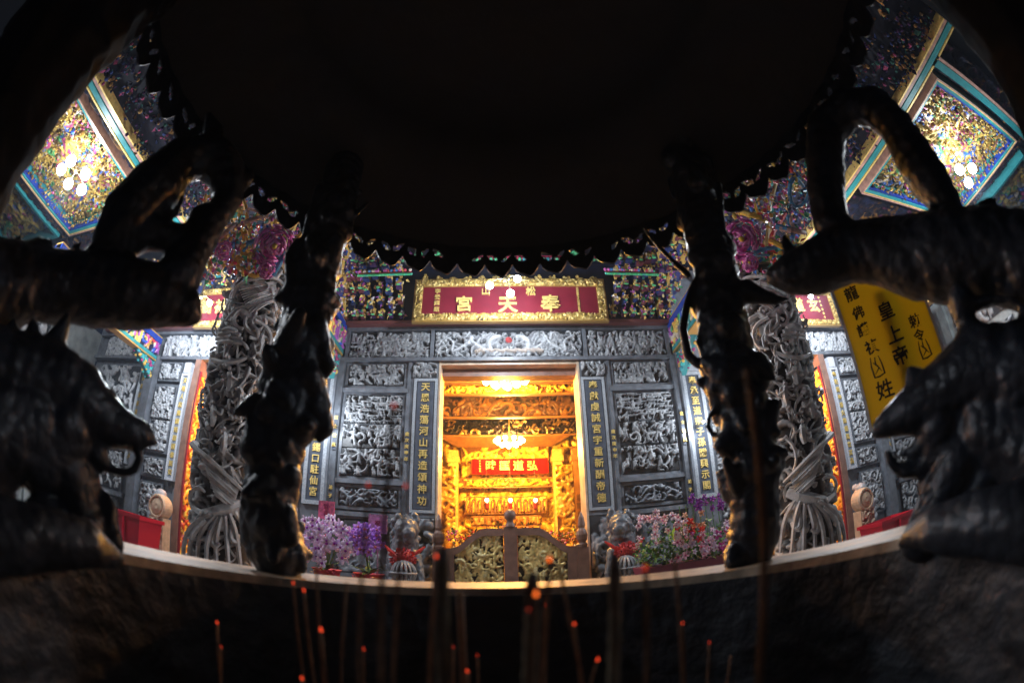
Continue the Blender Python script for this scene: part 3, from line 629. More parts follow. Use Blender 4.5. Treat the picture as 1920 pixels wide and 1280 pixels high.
# ================================================================== LAMPS
def bulb_mb(c, r_): mb = MB(); mb.sph(c, r_, n=14); return mb
def cluster(name, label, pts, r_, ceil_z, power, mt=M_bulb, col=COOL, group=None, cat='lamp'):
    c = sum((Vector(p) for p in pts), Vector())/len(pts)
    t = thing(name, label, cat, (c.x, c.y, c.z+.12), group)
    mb = MB(); mb.tube([(c.x,c.y,c.z+.12),(c.x,c.y,ceil_z)], .012, 8); mb.lathe([(0,0),(.04,.0),(.05,.03),(.02,.08)], 12, (c.x,c.y,c.z+.08)); mb.build('stem', M_metal, t)
    mb = MB()
    for p in pts: mb.tube([(c.x,c.y,c.z+.12), tuple((Vector(p)+c)/2+Vector((0,0,.12))), tuple(Vector(p)+Vector((0,0,r_*.9)))], .008, 6)
    mb.build('arm', M_metal, t)
    for p in pts: bulb_mb(p, r_).build('bulb', mt, t, smooth=True)
    lamp('lamp_light', (c.x, c.y, c.z-(.45 if r_ > .1 else .2)), power, col, .09, t)
    return t
cluster('bulb_cluster', 'three white bulbs hanging in front of the wide red name board', [atY(918,535,5.6), atY(970,523,5.75), atY(957,550,5.5)], .055, ZC+.05, 170)
cluster('bulb_cluster', 'two white bulbs hanging in front of the left red name board', [atY(355,565,5.5), atY(393,568,5.5)], .05, ZC+.05, 330)
cluster('bulb_cluster', 'pair of white bulbs hanging in front of the right red name board', [atY(1520,555,5.5), atY(1517,543,5.6)], .05, ZC+.05, 330)
zl = 4.55
cluster('ceiling_lamp', 'five white globe bulbs under the gilded ceiling coffer at left', [atZ(px,py,zl) for px,py in ((115,318),(133,302),(160,327),(128,345),(153,356))], .105, ZC+.5, 185)
cluster('ceiling_lamp', 'three white globe bulbs showing under the gilded ceiling coffer at right', [atZ(px,py,zl) for px,py in ((1799,318),(1823,316),(1816,343))], .105, ZC+.5, 185)
for px, sd_ in ((618,'left'), (1319,'right')):
    p = atY(px, 790, 6.6); t = thing('spot_bulb', 'tiny white bulb shining in front of the %s slate couplet tablet' % sd_, 'lamp', p)
    mb = MB(); mb.tube([p+Vector((0,.02,0)), p+Vector((0,.30,0))], .012, 8); mb.build('bracket_arm', M_metal, t)
    bulb_mb(p, .022).build('bulb', M_bulb, t, smooth=True); lamp('lamp_light', p+Vector((0,-.12,0)), 34, COOL, .03, t)
def chandelier(label, px, py, Y, n, rx, power, rb=.045):
    c = atY(px, py, Y); t = thing('chandelier', label, 'chandelier', c)
    mb = MB(); mb.tube([c+Vector((0,0,.0)), (c.x,c.y,5.6)], .015, 8); mb.lathe([(0,-.12),(.05,-.1),(.06,0),(.02,.1)], 12, c); mb.build('stem', M_gold, t)
    mb = MB(); pts = []
    for ring_, (nn, rr, dz) in enumerate(((n, rx, .03), (max(4, n//2), rx*.55, -.07))):
        for k in range(nn):
            a = 2*math.pi*(k+.3*ring_)/nn; p = c+Vector((rr*math.cos(a), rr*math.sin(a), dz)); pts.append(p)
            mb.tube([c, c.lerp(p, .6)+Vector((0,0,-.08)), p-Vector((0,0,.03))], .008, 5)
    mb.build('arm', M_gold, t)
    for p in pts: bulb_mb(p, rb).build('bulb', M_bulbw, t, smooth=True)
    lamp('lamp_light', c-Vector((0,0,.2)), power, WARM, .25, t)
chandelier('larger chandelier of glowing globes just inside the doorway', 948, 711, 8.0, 12, .42, 620, .065)
chandelier('smaller chandelier of glowing globes deeper in the hall above the red board', 955, 828, 11.0, 10, .33, 900, .06)
for i, px in enumerate((913, 957, 1004)):
    p = atY(px, 937, 11.9); t = thing('altar_lamp', ['left small altar lamp with red holder before the niches','middle small altar lamp hanging in line with the gate knob','right small altar lamp with red holder before the niches'][i], 'lamp', p)
    bulb_mb(p, .05).build('bulb', M_bulbw, t, smooth=True)
    mb = MB(); mb.lathe([(.02,-.06),(.06,-.09),(.05,-.22),(.02,-.26),(.0,-.34)], 10, p); mb.build('lamp_holder', M_red, t)
    mb = MB(); mb.tube([p+Vector((0,0,.04)), (p.x,p.y,5.6)], .003, 6); mb.build('chain', M_wood, t)
for s in (-1, 1):
    q = Vector((KX(s, 5.0), 7.6, 2.5)); t = thing('hall_lamp', 'warm lamp glowing inside the %s side doorway' % ('left' if s < 0 else 'right'), 'lamp', q)
    bulb_mb(q, .08).build('bulb', M_bulbw, t, smooth=True); mb = MB(); mb.tube([q+Vector((0,0,.06)), q+Vector((0,0,.5))], .012, 6); mb.build('stem', M_gold, t)
    lamp('lamp_light', q-Vector((0,.1,.2)), 200, (1,.42,.08), .1, t)

# ================================================================== PHOENIX COLUMNS
def col_hit(px, py, cx, cy, rad):
    v = ray(px, py); h = math.hypot(v.x, v.y); dx, dy = v.x/h, v.y/h; t = cx*dx+cy*dy; d2 = cx*cx+cy*cy-t*t
    q = rad*rad-d2
    if q > 0: t -= math.sqrt(q)
    return v*(t/h), q > 0
def stone_column(s):
    cx, cy, r_ = X0+s*3.02, 4.2, .325; lx = X0-3.02; z0, z1 = FLOOR, 2.9; w_ = 2*math.pi*r_; h_ = z1-z0
    t = thing('carved_column', ('left' if s < 0 else 'right') + ' pale stone column carved with phoenixes and tangled branches', 'column', (cx, cy, z0))
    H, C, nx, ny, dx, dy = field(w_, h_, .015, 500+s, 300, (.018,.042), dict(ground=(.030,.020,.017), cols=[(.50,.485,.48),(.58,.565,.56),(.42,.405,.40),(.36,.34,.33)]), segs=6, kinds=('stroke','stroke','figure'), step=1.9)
    ac = math.atan2(-cy, -cx); A = ac + (np.arange(nx)*dx/r_ - math.pi); Z = z0 + np.arange(ny)*dy; RR = r_ + H*.11
    Pn = np.stack([cx+RR*np.cos(A)[None,:], cy+RR*np.sin(A)[None,:], np.tile(Z[:,None], (1, nx))], -1)
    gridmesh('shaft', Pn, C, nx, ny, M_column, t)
    mb = MB(); mb.lathe([(.50,0),(.54,.06),(.48,.12),(.42,.16),(.36,.18)], 8, (cx,cy,z0)); mb.build('base', M_stonelt, t)
    rg = random.Random(70+s); cols = [(.62,.60,.60),(.54,.52,.52),(.70,.685,.68),(.46,.445,.44)]
    def S(mb, pts, rads, rad, c=None, n=5):
        """a raised stroke on the left shaft, from photo positions; mirrored for the right one"""
        P3 = []
        for i, (px, py) in enumerate(pts):
            p, _ = col_hit(px, py, lx, cy, rad + .02*math.sin(i*1.3+px)); P3.append(Vector((2*X0-p.x if s > 0 else p.x, p.y, p.z)))
        if not hasattr(rads, '__len__'): rads = [rads]*len(pts)
        Q, RR_ = [], []                                          # smooth the polyline
        for i in range(len(P3)-1):
            p0, p1, p2, p3 = P3[max(0,i-1)], P3[i], P3[i+1], P3[min(len(P3)-1,i+2)]
            for k in range(4):
                u = k/4; Q.append(.5*((2*p1)+(p2-p0)*u+(2*p0-5*p1+4*p2-p3)*u*u+(3*p1-p0-3*p2+p3)*u**3)); RR_.append(rads[i]+(rads[i+1]-rads[i])*u)
        Q.append(P3[-1]); RR_.append(rads[-1]); mb.tube(Q, [x/FPX*5.3 for x in RR_], n, c or rg.choice(cols))
    L = lambda a, b, u: (a[0]+(b[0]-a[0])*u, a[1]+(b[1]-a[1])*u)
    def branches(mb, n, x0f, x1f, ya, yb, k=1):
        for i in range(n):
            y = rg.uniform(ya, yb); x = rg.uniform(x0f(y), x1f(y)); an = rg.uniform(0, 6.28); cu = rg.uniform(-.8,.8); pts = [(x, y)]; ln = rg.uniform(9, 15)*k
            for j in range(rg.randint(3, 6)):
                x += math.cos(an)*ln*.8; y += math.sin(an)*ln; an += cu; x = min(max(x, x0f(y)-4), x1f(y)+6); pts.append((x, y))
            b0 = rg.uniform(2.0, 4.2)*k; S(mb, pts, [b0*(1-.55*j/len(pts)) for j in range(len(pts))], rg.uniform(.36,.41))
            if rg.random() < .4: q = pts[len(pts)//2]; S(mb, [(q[0]-2,q[1]-3),(q[0],q[1]+4),(q[0]+2,q[1]+9)], [4.5,5.5,2.5], .40)
    xl = lambda y: 395-(y-640)*.13 if y > 640 else 395+(640-y)*.36
    xr = lambda y: xl(y)+118 - max(0, y-700)*.04
    mb = MB(); branches(mb, 62, xl, xr, 640, 880); branches(mb, 14, xl, xr, 600, 660); branches(mb, 14, lambda y: 425, lambda y: 540, 520, 600, .8); branches(mb, 16, lambda y: 400, lambda y: 470, 880, 1050, .9)
    mb.build('branch_carving', M_column, t)
    mb = MB(); lt = (.68,.665,.66)                               # lower phoenix
    for i in range(14): u = i/13; S(mb, [L((374,848),(402,926),u), L((405,880),(416,937),u), L((448,918),(436,954),u)], [1.4,2.3,1.5], .42+.012*(i%2), lt)
    S(mb, [(360,832),(370,842),(395,862),(440,905),(462,925)], [6,5,4.2,4,3], .44, lt); S(mb, [(363,828),(374,836),(372,846)], [4,5,4], .43)
    S(mb, [(455,945),(432,952),(405,958),(378,962)], [8,12,10,7], .40, lt)
    S(mb, [(378,962),(362,950),(356,932),(362,918),(374,914),(384,922)], [6,4,3.5,3.5,4.5,2], .42, lt)
    for pts in (((392,962),(360,985),(346,1015),(343,1060)), ((396,964),(368,988),(356,1020),(354,1065)), ((402,966),(382,990),(372,1020),(370,1070)), ((408,968),(395,995),(388,1025),(387,1070)), ((415,968),(408,995),(405,1025),(407,1070)),
                ((422,966),(424,995),(426,1025),(430,1070)), ((430,962),(440,990),(446,1020),(452,1065)), ((440,958),(456,985),(466,1015),(472,1060)), ((385,975),(364,1000),(362,1010),(352,1006)), ((410,985),(398,1010),(402,1024),(412,1018)), ((432,985),(434,1010),(444,1014),(448,1002))):
        S(mb, pts, [3.6,4.6,4.4,3.2], .42, rg.choice([lt, cols[0], cols[1]]))
    mb.build('phoenix_carving', M_column, t)
    mb = MB()                                                    # upper phoenix with raised wing, long curls
    for i in range(13): u = i/12; S(mb, [L((446,540),(470,592),u), L((478,534),(490,575),u), L((517,528),(520,562),u)], [1.3,2.1,1.3], .41+.012*(i%2), lt)
    S(mb, [(436,560),(444,538),(470,524),(505,520),(528,530),(536,560),(528,592)], [3,4,4,4,4,3,2], .43, lt); S(mb, [(440,575),(460,590),(480,600),(500,592)], [5,9,9,5], .38, lt)
    for pts in (((462,590),(460,610),(474,626),(490,640),(486,665)), ((478,600),(498,612),(508,632),(500,656),(480,662)), ((496,594),(516,606),(522,632),(516,660)), ((452,580),(440,596),(444,612),(456,616)), ((470,606),(484,622),(480,634),(468,632)), ((508,580),(524,584),(530,610),(524,640))):
        S(mb, pts, [4,4.2,3.8,3.2,2][:len(pts)], .41, lt)
    S(mb, [(436,600),(430,585),(432,570),(440,562)], [4,3.2,3,4], .41, lt); mb.build('phoenix_carving', M_column, t)
    mb = MB()                                                    # small pavilion on a ledge
    for y_, w2, r2 in ((618,14,6),(625,20,6),(633,24,6),(641,23,5)): S(mb, [(430-w2,y_+2),(430,y_-1),(430+w2,y_+3)], [r2*.7,r2,r2*.7], .42, lt)
    for x_ in (410,422,446): S(mb, [(x_,645),(x_-1,658),(x_-2,670)], 2.2, .40, lt)
    S(mb, [(398,674),(420,680),(448,676),(466,668)], [4,5,5,3], .41, lt); mb.build('pavilion_carving', M_column, t)
    for j, (y_, x_) in enumerate(((705,430),(770,400),(745,450),(820,420))):   # little figures standing among the branches
        mb = MB(); S(mb, [(x_,y_-8),(x_+1,y_),(x_,y_+16),(x_-3,y_+28)], [4.5,6,6,4], .42, lt); S(mb, [(x_,y_-18),(x_,y_-14)], [4,4.5], .42, lt); S(mb, [(x_+4,y_),(x_+14,y_+6),(x_+18,y_-3)], [2.6,2.4,2], .43, lt); S(mb, [(x_-4,y_),(x_-12,y_+9),(x_-16,y_+6)], [2.6,2.4,2], .43, lt); mb.build('carved_figure', M_column, t)
    # painted bracket crown with peonies on top
    rg2 = random.Random(90+s); pal = [(.70,.50,.10),(.78,.60,.15),(.65,.35,.06),(.06,.20,.55),(.05,.35,.15),(.60,.04,.05),(.55,.08,.35),(.55,.5,.6),(.08,.45,.45),(.35,.1,.4)]
    mb = MB(); mb.box((cx-.36,cy-.36,2.90), (cx+.36,cy+.36,2.96), (.30,.20,.10)); mb.box((cx-.30,cy-.30,2.96), (cx+.30,cy+.30,3.06), (.35,.03,.04)); mb.box((cx-.38,cy-.38,3.06), (cx+.38,cy+.38,3.10), (.30,.20,.08)); cap = mb.build('capital', M_paint, t)
    global rg_; rgs = rg2
    def cl2(mb, c, r_, k):
        for i in range(k):
            p = Vector(c)+Vector((rgs.gauss(0,1), rgs.gauss(0,1), rgs.gauss(0,1)))*r_*.6; c_ = rgs.choice(pal)
            if rgs.random() < .55: mb.leaf(p, r_*rgs.uniform(.8,1.8), r_*rgs.uniform(.2,.4), Matrix.Rotation(rgs.uniform(0,6.3), 3, 'Z') @ Matrix.Rotation(rgs.uniform(-1.5,1.5), 3, 'Y') @ Matrix.Rotation(rgs.uniform(-1.5,1.5), 3, 'X'), c_)
            else: mb.sph(p, r_*rgs.uniform(.2,.42), c_, n=7, sc3=(1,1,rgs.uniform(.6,1.7)))
    mb = MB()
    for i in range(150):
        if s < 0: px, py = rgs.uniform(385,548), rgs.uniform(352,520)
        else: px, py = rgs.uniform(1352,1515), rgs.uniform(312,520)
        if py < 430 and rgs.random() < .45: continue
        cl2(mb, atR(px, py, rgs.uniform(4.3,5.6)), .08, 12)
    for i in range(7):                                   # curling gilt dragons among the flowers
        px, py = (rgs.uniform(400,520), rgs.uniform(380,500)) if s < 0 else (rgs.uniform(1400,1500), rgs.uniform(340,500))
        c = atR(px, py, 4.5); an = rgs.uniform(0, 6); mb.tube([c+Vector((.22*math.cos(an+k*.55)*(1-k/14), -.1*math.sin(k*.8), .20*math.sin(an+k*.55)*(1-k/14))) for k in range(12)], [.035*(1-k/16) for k in range(12)], 7, rgs.choice([(.75,.50,.08),(.70,.42,.06),(.08,.30,.55),(.6,.35,.3)]))
    for i in range(9):                                   # slanting struts and ribbons
        a = rgs.uniform(0, 6.28); b = Vector((cx+.3*math.cos(a), cy+.3*math.sin(a), 3.2)); mb.tube([b, b+Vector((.3*math.cos(a), .3*math.sin(a), .5)), b+Vector((.7*math.cos(a), .7*math.sin(a), .9))], .028, 5, rgs.choice([(.7,.4,.1),(.55,.03,.04),(.6,.5,.2)]))
    mb.build('painted_crown', M_paint, cap)
    for j, (da, z_, rr) in enumerate(((0, 3.50, .60), (.5, 3.02, .50), (-.6, 3.0, .5))):
        c = atR(*((515,462),(500,505),(420,470))[j], 4.25) if s < 0 else atR(*((1390,448),(1405,492),(1470,500))[j], 4.25); d = Vector((-c.x,-c.y,-c.z)).normalized(); mb = MB(); k = 1.15 if j == 0 else .5
        q = d.to_track_quat('X', 'Z').to_matrix()
        for i in range(70):
            ra = math.sqrt(rgs.random()); b_ = rgs.uniform(0, 6.283); rr2 = .20*k*ra
            p = c + q @ Vector((.10*k*(1-ra*ra)+rgs.uniform(-.01,.01), rr2*math.cos(b_), rr2*math.sin(b_)))
            n3 = (q @ Vector((.75-.9*ra+rgs.uniform(-.3,.3), math.cos(b_), math.sin(b_)))).normalized()
            m3 = n3.to_track_quat('Z', 'X').to_matrix(); mb.sph(p, .062*k, rgs.choice([(.80,.25,.60),(.88,.42,.75),(.62,.08,.38),(.72,.14,.50)]), n=7, sc3=(1,.85,.22), rot=m3)
        mb.sph(c+d*.13*k, .030*k, (.85,.55,.05), n=8); mb.build('peony', M_paint, cap, smooth=True)
    return t
for s in (-1, 1): stone_column(s)

# ================================================================== DOOR DRUMS, LIONS, BINS, GATE
for s, (px, py), sl in ((-1, (301,950), 'left'), (1, (1617,937), 'right')):
    c = atY(px, py, 6.35); t = thing('door_drum', 'warm-lit stone drum on a plinth at the foot of the %s side door' % sl, 'stone drum', (c.x, c.y, FLOOR))
    Mt = mat('warm_lit_stone', (.50,.38,.26), .5, noise_s=12, noise_a=.2)  # warm light falling on the drum is painted into its stone colour
    mb = MB(); ax = Matrix.Translation(c) @ Matrix.Rotation(R(90), 4, 'X')
    def cyl(mb, r0, prof, n=28):
        m2 = MB(); m2.lathe(prof, n); mb.add([ax @ Vector(v) for v in m2.v], m2.f)
    cyl(mb, 0, [(0,.13),(.05,.135),(.10,.125),(.13,.12),(.16,.10),(.17,.13),(.20,.13),(.215,.10),(.22,0),(.215,-.10),(.20,-.13),(0,-.13)]); mb.build('drum', Mt, t)
    mb = MB()
    mb.box((c.x-.19,c.y-.11,FLOOR+.2), (c.x+.19,c.y+.11,c.z-.18)); mb.box((c.x-.30,c.y-.2,FLOOR), (c.x+.30,c.y+.2,FLOOR+.12)); mb.box((c.x-.25,c.y-.16,FLOOR+.12), (c.x+.25,c.y+.16,FLOOR+.2)); mb.build('plinth', Mt, t)
    panel('plinth_carving', (c.x-.17,c.y-.112,FLOOR+.25), (1,0,0), (0,0,1), .34, c.z-.2-FLOOR-.25, .04, 600+s, dict(ground=(.25,.18,.12), cols=[(.5,.38,.27),(.42,.3,.2)]), M_carve, t, rad=(.02,.035))
    balls = []; rg = random.Random(8+s)                    # carved beast curled behind the drum
    for k in range(46): balls.append((c+Vector((s*rg.uniform(.12,.48), rg.uniform(.12,.35), rg.uniform(-.75,.28))), rg.uniform(.04,.10)))
    balls += chain([(c+Vector((s*.2,.2,.2)), .13), (c+Vector((s*.4,.2,-.1)), .11), (c+Vector((s*.25,.2,-.7)), .14)])
    sculpt('carved_beast', balls, .022, mat('grey_drum_stone', (.33,.35,.38), .45, noise_s=12), t, amp=.012, ns=14)
for s, sl in ((-1, 'left'), (1, 'right')):
    c = Vector((X0+s*1.48, 6.45, 0)); t = thing('stone_lion', 'dark grey stone lion with a red pompon crouching %s of the wooden gate' % sl, 'stone lion', (c.x, c.y, FLOOR))
    B = []
    V = lambda x, y, z_: Vector((c.x+s*x, c.y+y, z_))
    B += chain([(V(.10,.1,-.6), .24), (V(.06,.05,-.2), .22), (V(.0,-.05,.1), .17)]); B.append((V(-.02,-.12,.28), .17)); B.append((V(-.08,-.26,.22), .09)); B.append((V(-.08,-.25,.14), .07))
    for k in range(34):
        a = k*2.4; rr = .17+.02*math.sin(k); h = .05+.45*k/34; B.append((V(rr*math.cos(a)*.95+.02, -.02+rr*math.sin(a)*.8+.06, h), .05))
    B += chain([(V(-.14,-.12,-.1), .09), (V(-.22,-.22,-.35), .07), (V(-.24,-.28,-.6), .075)]); B += chain([(V(.16,-.12,-.1), .09), (V(.14,-.22,-.5), .07), (V(.14,-.26,-.85), .08)])
    B += chain([(V(.25,.15,-.4), .08), (V(.35,.2,-.1), .07), (V(.38,.2,.2), .09), (V(.30,.18,.38), .06)])
    for e in (-1, 1): B.append((V(-.03+e*.12,-.06,.42), .045)); B.append((V(-.04+e*.06,-.25,.32), .028))
    sculpt('body', B, .02, mat('dark_lion_stone', (.105,.12,.145), .38, noise_s=14), t, amp=.014, ns=18)
    mb = MB(); bc = V(-.05,-.42,-.32)
    for k in range(8): 
        a = math.pi*k/8; mb.tube([bc+Vector((.16*math.cos(b)*math.cos(a), .16*math.cos(b)*math.sin(a), .16*math.sin(b))) for b in [j*math.pi/12 for j in range(25)]], .016, 6, (.28,.3,.33))
    mb.tube([bc+Vector((.165*math.cos(j*.2618), .165*math.sin(j*.2618), .0)) for j in range(25)], .018, 6, (.28,.3,.33)); mb.build('openwork_ball', M_carve, t)
    mb = MB(); mb.box((c.x-.36,c.y-.55,FLOOR), (c.x+.36,c.y+.45,FLOOR+.3)); mb.build('plinth', M_stone, t)
    pc = V(.0,-.34,-.10) if s > 0 else V(-.02,-.34,-.12); pt = thing('pompon', 'red cloth pompon tied at the chest of the %s stone lion' % sl, 'pompon', pc)
    mb = MB(); rg = random.Random(s+30)
    for k in range(150):
        d = Vector((rg.gauss(0,1), rg.gauss(0,1), rg.gauss(0,1))).normalized(); mb.leaf(pc+Vector((d.x*.14,d.y*.09,d.z*.10)), .06, .022, d.to_track_quat('X','Z').to_matrix() @ Matrix.Rotation(rg.uniform(0,6), 3, 'X'), rg.choice([(.5,.03,.04),(.62,.06,.06),(.38,.02,.03)]))
    mb.sph(pc, .10, (.4,.02,.03), n=12, sc3=(1.3,.8,1)); mb.build('rosette', M_orchid, pt)
    for e in (-1, 1): mb = MB(); mb.tube([pc+Vector((e*.12,.05,.04)), pc+Vector((e*.2,.08,.10)), pc+Vector((e*.28,.12,.17))], [.02,.028,.012], 6); mb.build('ribbon', M_redcloth, pt)
for px0, px1, py0, py1, lb in ((205,262,968,1022,'red plastic bin on the porch near the left stone drum'), (1655,1712,955,1000,'red plastic bin on the porch near the right stone drum')):
    a, b = atY(px0,py1,5.5), atY(px1,py0,5.5); xa, xb = sorted((a.x, b.x)); zt = b.z; t = thing('bin', lb, 'bin', ((xa+xb)/2, 5.5, FLOOR))
    mb = MB(); e = .05; zb = FLOOR
    vs = [(xa+e,5.5+e,zb),(xb-e,5.5+e,zb),(xb-e,6.1-e,zb),(xa+e,6.1-e,zb),(xa,5.5,zt),(xb,5.5,zt),(xb,6.1,zt),(xa,6.1,zt)]
    mb.add(vs, [(0,3,2,1),(0,1,5,4),(1,2,6,5),(2,3,7,6),(3,0,4,7)])
    ir = [(xa+.03,5.53,zt),(xb-.03,5.53,zt),(xb-.03,6.07,zt),(xa+.03,6.07,zt)]; ib = [(xa+.08,5.6,zb+.05),(xb-.08,5.6,zb+.05),(xb-.08,6.0,zb+.05),(xa+.08,6.0,zb+.05)]
    mb.add(ir+ib, [(0,4,5,1),(1,5,6,2),(2,6,7,3),(3,7,4,0),(4,7,6,5)]); mb.build('body', M_bin, t)
    mb = MB(); mb.box((xa-.03,5.47,zt-.05), (xb+.03,5.50,zt+.01)); mb.box((xa-.03,6.1,zt-.05), (xb+.03,6.13,zt+.01)); mb.box((xa-.03,5.5,zt-.05), (xa,6.1,zt+.01)); mb.box((xb,5.5,zt-.05), (xb+.03,6.1,zt+.01)); mb.build('rim', M_bin, t)
    mb = MB(); xm = (xa+xb)/2; mb.box((xm-.015,5.44,zt-.5), (xm+.015,5.495,zt-.06)); mb.build('rib', M_bin, t)
# wooden gate barrier
t = thing('wooden_gate', 'low brown wooden gate with gilded panels and knob standing in the central doorway', 'gate', (X0, 6.7, FLOOR)); YG = 6.7
def topz(u): return .04 + .30*(.5-.5*math.cos(math.pi*min(1, max(0, (1-u-.08)/.62))))   # u 0 middle .. 1 side
mb = MB(); xc = atY(957,1000,YG).x; HW = .93
mb.box((xc-.095,YG-.05,FLOOR), (xc+.095,YG+.05,.36)); mb.build('centre_post', M_wood, t)
mb = MB(); mb.lathe([(0,.62),(.04,.615),(.075,.58),(.088,.53),(.075,.48),(.045,.45),(.05,.42),(.07,.40),(.07,.36)], 20, (xc,YG,0)); mb.build('knob', M_wood, t, smooth=True)
for s in (-1, 1):
    mb = MB(); N_ = 24; top, inn = [], []
    for i in range(N_+1):
        u = i/N_; top.append((xc+s*(.097+u*(HW-.10)), topz(u)))
    for i in range(N_):
        (x0_, z0_), (x1_, z1_) = top[i], top[i+1]
        vs = [(x0_,YG-.045,z0_-.11),(x1_,YG-.045,z1_-.11),(x1_,YG+.045,z1_-.11),(x0_,YG+.045,z0_-.11),(x0_,YG-.045,z0_),(x1_,YG-.045,z1_),(x1_,YG+.045,z1_),(x0_,YG+.045,z0_)]
        mb.add(vs, [(0,3,2,1),(4,5,6,7),(0,1,5,4),(2,3,7,6)])
    mb.build('top_rail', M_wood, t)
    mb = MB(); a, b = sorted((xc+s*(HW-.0), xc+s*(HW-.13))); mb.box((a,YG-.047,FLOOR), (b,YG+.047,topz(1)-.002)); mb.build('side_post', M_wood, t)
    mb = MB(); a, b = sorted((xc+s*(HW+.005), xc+s*(HW+.17))); mb.box((a,YG-.06,FLOOR), (b,YG+.06,.02)); mb.lathe([(.075,.02),(.08,.06),(.05,.09),(.075,.13),(.085,.20),(.07,.26),(.045,.30),(.055,.34),(.04,.46),(0,.56)], 14, ((a+b)/2,YG,0)); mb.build('end_post', M_wood, t)
    a, b = sorted((xc+s*.10, xc+s*(HW-.13))); H, C, nx, ny, dx, dy = field(b-a, .36-FLOOR, .013, 700+s, 210, (.018,.034), dict(ground=(.02,.014,.008), cols=[(.85,.66,.25),(.75,.55,.2),(.60,.45,.15),(.9,.78,.4)]), kinds=('stroke','stroke','figure'))
    X, Y = np.meshgrid(np.arange(nx)*dx, np.arange(ny)*dy); ux = np.clip((np.abs(a+X-xc)-.097)/(HW-.10), 0, 1)
    cap_ = np.vectorize(topz)(ux)-.10-FLOOR; Yc = np.minimum(Y, cap_)
    gridmesh('gilded_panel', np.stack([a+X, YG+.02-H*.05, FLOOR+Yc], -1), C, nx, ny, M_gild, t)
# altar table with flowers behind the gate
t = thing('offering_table', 'red-topped offering table with brass vessels behind the gate', 'table', (X0, 8.2, FLOOR))
mb = MB(); mb.box((X0-1.05,7.9,-.10), (X0+1.15,8.6,-.04)); mb.build('table_top', M_redcloth, t)
for x in (-1.0, 1.05):
    for y in (7.95, 8.5): mb = MB(); mb.box((X0+x-.04,y,FLOOR+.01), (X0+x+.04,y+.06,-.10)); mb.build('leg', M_woodor, t)
rg = random.Random(21)
for i, (px, py) in enumerate(((850,1000),(872,1020),(892,1003),(915,1000),(935,985),(990,990),(1012,1000),(1035,1003),(1055,1012),(1078,1005))):
    p = atY(px, py+14, 8.0); p.z = -.04; h = atY(px, py, 8.0).z + .10
    lab = ['pink lotus lamp bloom','round wreath of pale leaves','bouquet with red blooms','curling dark leaf sprig','arched dark sprig beside the knob','arched dark sprig right of the knob','bouquet with red and orange blooms','round bouquet of red blooms','pale bushy bouquet','small gold vase bouquet'][i]
    tt = thing('flower_vase', lab + ' in a brass vase on the offering table', 'flower vase', (p.x, p.y, p.z))
    mb = MB(); mb.lathe([(.045,0),(.05,.01),(.03,.03),(.055,.09),(.03,.13),(.045,.15)], 12, (p.x,p.y,p.z)); mb.build('vase', M_gold, tt)
    mb = MB()
    for k in range(70):
        d = Vector((rg.gauss(0,1), rg.gauss(0,.6), rg.gauss(0,.8))); d.normalize(); q = Vector((p.x, p.y, max(.12, (h+p.z)/2+.08))) + d*rg.uniform(.03,.14); mb.leaf(q, .07, .02, d.to_track_quat('X','Z').to_matrix(), rg.choice([(.05,.12,.05),(.10,.14,.08),(.30,.28,.12)]))
    mb.build('foliage', M_orchid, tt)
    mb = MB(); cc = [(.7,.15,.5)] if i == 0 else [(.7,.04,.03),(.75,.25,.05),(.8,.3,.4)]
    for k in range(10): mb.sph((p.x+rg.uniform(-.1,.1), p.y-.08, max(.12,(h+p.z)/2+.08)+rg.uniform(-.08,.1)), rg.uniform(.014,.028), rg.choice(cc), n=6)
    mb.build('blooms', M_orchid, tt)

